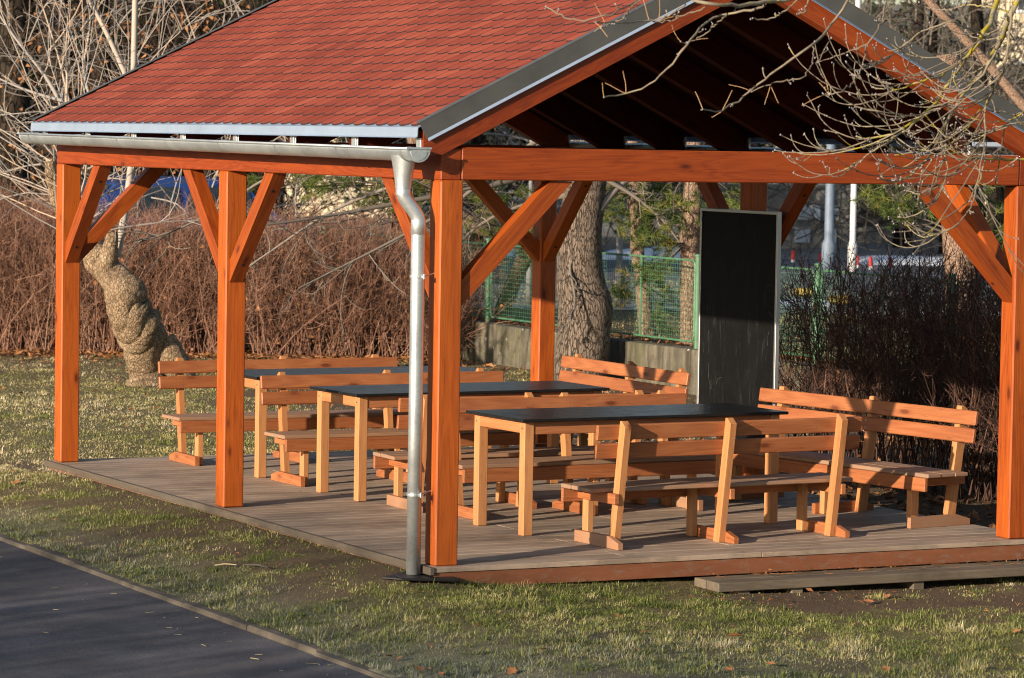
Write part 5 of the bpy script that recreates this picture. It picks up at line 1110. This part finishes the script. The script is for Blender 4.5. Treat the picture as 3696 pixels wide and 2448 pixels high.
# ------------------------------------------------------------------ grass, litter, leaves
def project(p):
    d = p-CAM; z = d@FW; return 1848+FPX*(d@RT)/z, 1224-FPX*(d@UP)/z
def inframe(x, y, z, m=70):
    u, v = project(np.stack([x, y, z], -1)); return (u > -m) & (u < 3696+m) & (v > -m) & (v < 2448+m)
gr = Twigs()
def grass(x0, x1, y0, y1, dens, L, wd, clump=0, cs=.034):
    n = int((x1-x0)*(y1-y0)*dens); cond = None
    if clump:
        nc = int((x1-x0)*(y1-y0)*clump); cx = rng.uniform(x0, x1, nc); cy = rng.uniform(y0, y1, nc); ci = rng.integers(0, nc, n); sp = cs*rng.uniform(.5, 1.6, nc)[ci]
        ox, oy = rng.normal(0, 1, n)*sp, rng.normal(0, 1, n)*sp; x, y = cx[ci]+ox, cy[ci]+oy; cr_ = np.clip(rng.normal(0, .17, nc), -.3, .45)[ci]; cl_ = rng.uniform(.55, 1.5, nc)[ci]; oa = np.arctan2(oy, ox)
    else: x = rng.uniform(x0, x1, n); y = rng.uniform(y0, y1, n); cr_ = np.zeros(n); cl_ = np.ones(n); oa = rng.uniform(0, 6.28, n)
    z = ground_z(x, y); k = inframe(x, y, z)
    k &= ~((x > DX0-.0) & (x < DX1) & (y > DY0-.0) & (y < DY1)) & (x > kx(y)+.012)
    if cond is not None: k &= cond(x, y)
    x, y, z, cr_, cl_, oa = x[k], y[k], z[k], cr_[k], cl_[k], oa[k]; s = soil_amt(x, y); tuft = fbm(x+3, y-5, 3.2); k = rng.random(len(x)) > np.clip(s*.95+.55*sstep(.60, .74, fbm(x-31, y+17, 5.)), 0, .95)
    x, y, z, tuft, s, cr_, cl_, oa = x[k], y[k], z[k], tuft[k], s[k], cr_[k], cl_[k], oa[k]; n = len(x)
    near = (np.abs(x-DX0) < .10) & (y > -.1) & (y < 7.3) | ((np.abs(y-DY0) < .10) & (x > -.1) & (x < 4.7))
    ln = L*(.30+1.15*tuft)*rng.uniform(.45, 1.35, n)*np.where(near, 1.35, 1.)*(1-.4*s)*cl_; a = oa+rng.normal(0, .7, n); tilt = rng.gamma(2.2, .42, n)
    dry = fbm(x*1.0+50, y+20, .8)+.75*(fbm(x+9, y+3, 5.5)-.5); straw = sstep(.60, .70, fbm(x+77, y-13, 4.2)); ln = ln*(1+.2*straw)
    b = np.stack([x, y, z-.004], -1); d = unit(np.stack([np.cos(a)*tilt, np.sin(a)*tilt, np.ones(n)], -1)); sd = np.stack([-np.sin(a), np.cos(a), np.zeros(n)], -1)*(wd*rng.uniform(.6, 1.3, n))[:, None]
    mid = b+d*(ln*.55)[:, None]; tip = mid+unit(d+np.stack([np.cos(a)*.9, np.sin(a)*.9, -.5*np.ones(n)], -1))*(ln*.5)[:, None]
    rn = np.clip(.30+.85*(dry-.5)+cr_+rng.normal(.0, .085, n)+(rng.random(n) < .08)*rng.uniform(.15, .35, n)+.30*sstep(4.5, 8.5, y)+.05+.25*straw*rng.random(n), 0, 1)
    fm = (rng.random(n) < frost_amt(x, y)*.55)
    for m_, q in ((0, ~fm), (1, fm)):
        gr.tris((b-sd)[q], (b+sd)[q], (mid+sd*.7)[q], rn[q], m_); gr.tris((b-sd)[q], (mid+sd*.7)[q], (mid-sd*.7)[q], rn[q], m_); gr.tris((mid-sd*.7)[q], (mid+sd*.7)[q], tip[q], rn[q], m_)
M['frost'] = by_rnd('frosted_grass', [(0, (.13, .155, .105)), (.5, (.23, .25, .19)), (1, (.36, .37, .31))])
grass(-1.75, 5.6, -4.9, .0, 3200, .024, .0016); grass(-1.75, 5.6, -4.9, .0, 4200, .047, .0019, 95)
grass(-1.75, .0, -.0, 8.0, 2800, .024, .0017); grass(-1.75, .0, -.0, 8.0, 3600, .044, .0020, 90)
grass(-4.5, 9.4, 7.2, 20.5, 1300, .030, .0026); grass(-4.5, 9.4, 7.2, 20.5, 700, .046, .0028, 22, .05)
grass(4.6, 9.4, -1., 7.2, 350, .045, .003)
grass(9.75, 20, 6, 30, 260, .06, .006)
tag(gr.build('grass', [M['blade'], M['frost']]), 'short patchy winter grass', 'grass', kind='stuff')
def litter(tw, x, y, z, sz):
    n = len(x); c = np.stack([x, y, z+rng.uniform(.004, .03, n)], -1); a = rng.uniform(0, 6.28, n); s = sz*rng.uniform(.5, 1.3, n); d = np.stack([np.cos(a), np.sin(a), rng.normal(0, .35, n)], -1)*s[:, None]; e = np.stack([-np.sin(a), np.cos(a), rng.normal(0, .35, n)], -1)*(s*.42)[:, None]; up = np.array([0, 0, 1])*(s*rng.uniform(.0, .4, n))[:, None]; r = rng.random(n)
    tw.tris(c-d, c+e+up, c+d, r); tw.tris(c-d, c+d, c-e+up, r)
lt = Twigs()
n = 5200; x = rng.uniform(2.5, 9.3, n); y = np.interp(x, [1, 4.45, 6.5, 8.6, 9.3], [23.6, 21.5, 20.15, 19.2, 18.6])-rng.gamma(1.6, .45, n)+.9; litter(lt, x, y, ground_z(x, y), .05)
n = 2600; x = rng.uniform(4.75, 9.2, n); y = rng.uniform(-2.5, 8.5, n); litter(lt, x, y, ground_z(x, y), .055)
n = 1500; x = rng.uniform(9.62, 10.3, n); y = rng.uniform(3, 22, n); litter(lt, x, y, np.where(x < 9.72, .395, .345), .04)
n = 110; x = rng.uniform(1.4, 5.4, n); y = -.42-rng.gamma(1.2, .30, n); litter(lt, x, y, ground_z(x, y), .017*rng.uniform(.5, 1.8, n))
n = 260; x = rng.uniform(-1.6, 5, n); y = rng.uniform(-4.5, 7.5, n); k = ~((x > DX0-.1) & (y > -.4)); litter(lt, x[k], y[k], ground_z(x[k], y[k]), .018)
n = 700; x = rng.uniform(2, 9, n); y = rng.uniform(9, 19.5, n); litter(lt, x, y, ground_z(x, y), .032)
tag(lt.build('leaf_litter', M['leaf']), 'brown leaf litter under the hedges and along the wall', 'leaf litter', kind='stuff')
# scraps on the deck, step and asphalt
db = Twigs(); n = 120; x = rng.uniform(.1, 4.5, n); y = rng.uniform(0, 7, n); litter(db, x, y, np.full(n, .0), .011)
n = 90; x = rng.uniform(1.95, 4.9, n); y = -.075-rng.random(n)**2*.2; litter(db, x, y, np.full(n, -.139), .014)
n = 55; p0 = np.stack([rng.uniform(1.95, 4.9, n), -.08-.24*rng.random(n)**2, np.full(n, -.134)], -1); a = rng.normal(0, .5, n); P = curves(p0, np.stack([np.cos(a), np.sin(a), 0*a], -1), rng.uniform(.03, .14, n), 5, .3); P[..., 2] = -.134; db.add(P, taper(n, 5, .0022, .0015))
tag(db.build('debris', M['leaf']), 'small dry scraps lying on the deck and the step', 'debris', kind='stuff')
ab = Twigs(); n = 60; y = rng.uniform(-4.5, 5, n); x = kx(y)-.08-rng.gamma(1.2, .6, n); p0 = np.stack([x, y, np.full(n, -.163)], -1); a = rng.uniform(0, 6.28, n); P = curves(p0, np.stack([np.cos(a), np.sin(a), 0*a], -1), rng.uniform(.012, .07, n), 4, .3); P[..., 2] = -.165; ab.add(P, taper(n, 4, .0022, .0015)); tag(ab.build('path_debris', M['straw']), 'pale bits of twig scattered on the asphalt', 'debris', kind='stuff')
def leaf_mesh():
    m_ = MB(); out = [(0, -.5), (.16, -.34), (.34, -.30), (.27, -.1), (.45, .08), (.24, .16), (.16, .36), (0, .55), (-.15, .36), (-.26, .14), (-.43, .10), (-.28, -.1), (-.33, -.28), (-.15, -.34)]
    vs = [(x, y, .16*abs(x)+.10*y*y+.03) for x, y in out]+[(0, 0, .02)]; n = len(out); m_.add(vs, [[i, (i+1) % n, n] for i in range(n)]); m_.add([(0, -.5, .03), (.012, -.5, .03), (.03, -.78, .05), (.018, -.78, .05)], [[0, 1, 2, 3]]); return m_
c8 = lambda x, y: (1232+x*.5203, 1632+y*.5203); c9 = lambda x, y: (2464+x*.5203, 1632+y*.5203)
lv = [c8(1400, 1390), c8(1920, 1160), c8(2090, 1268), c8(1810, 985), c8(330, 1435), c8(395, 1452), c8(545, 1528), c8(695, 1560), c8(1180, 1542), c8(2310, 1430), c8(560, 990), c8(535, 1112), c9(60, 1275), c9(960, 1520), c9(1410, 1525), c9(360, 1295), c9(610, 1490), c9(1090, 1360), c9(2310, 1265), c9(190, 1000), c9(560, 1018), c9(705, 1045), c9(1290, 1055), c9(1420, 1020), c9(320, 1530), (38*1.5, 1750), (435, 1515)]
proto = None
for i, (u, v) in enumerate(lv):
    z = -.2
    for _ in range(6): p = at(u, v, 2, z); z = float(ground_z(p[0], p[1]))
    if proto is None:
        o = leaf_mesh().build('fallen_leaf', M['leafo']); tag(o, 'dry orange brown fallen leaf lying on the lawn', 'leaf', 'fallen leaves on the lawn'); proto = o
    else: o = proto.copy(); COL.objects.link(o)
    s = random.uniform(.05, .095); o.location = (p[0], p[1], z+.016); o.scale = (s, s, s); o.rotation_euler = (random.uniform(-.4, .4), random.uniform(-.4, .4), random.uniform(0, 6.28))
c7 = lambda x, y: (x*.5203, 1632+y*.5203)
for (a, c_, r, mat, lab) in ((c7(1490, 798), c7(1640, 806), .0045, M['straw'], 'pale split stick lying on the lawn between path and deck'), (c7(1700, 812), c7(1862, 835), .005, M['twiggrey'], 'broken brown twig on the lawn right of the pale stick')):
    p, q_ = at(*a, 2, -.11), at(*c_, 2, -.11); p[2] = float(ground_z(p[0], p[1]))+.022; q_[2] = float(ground_z(q_[0], q_[1]))+.02; b = MB(); b.tube([p, (p+q_)/2+np.array([0, 0, .008]), q_], [r, r*1.1, r*.7], 7); tag(b.build('stick', mat), lab, 'stick')
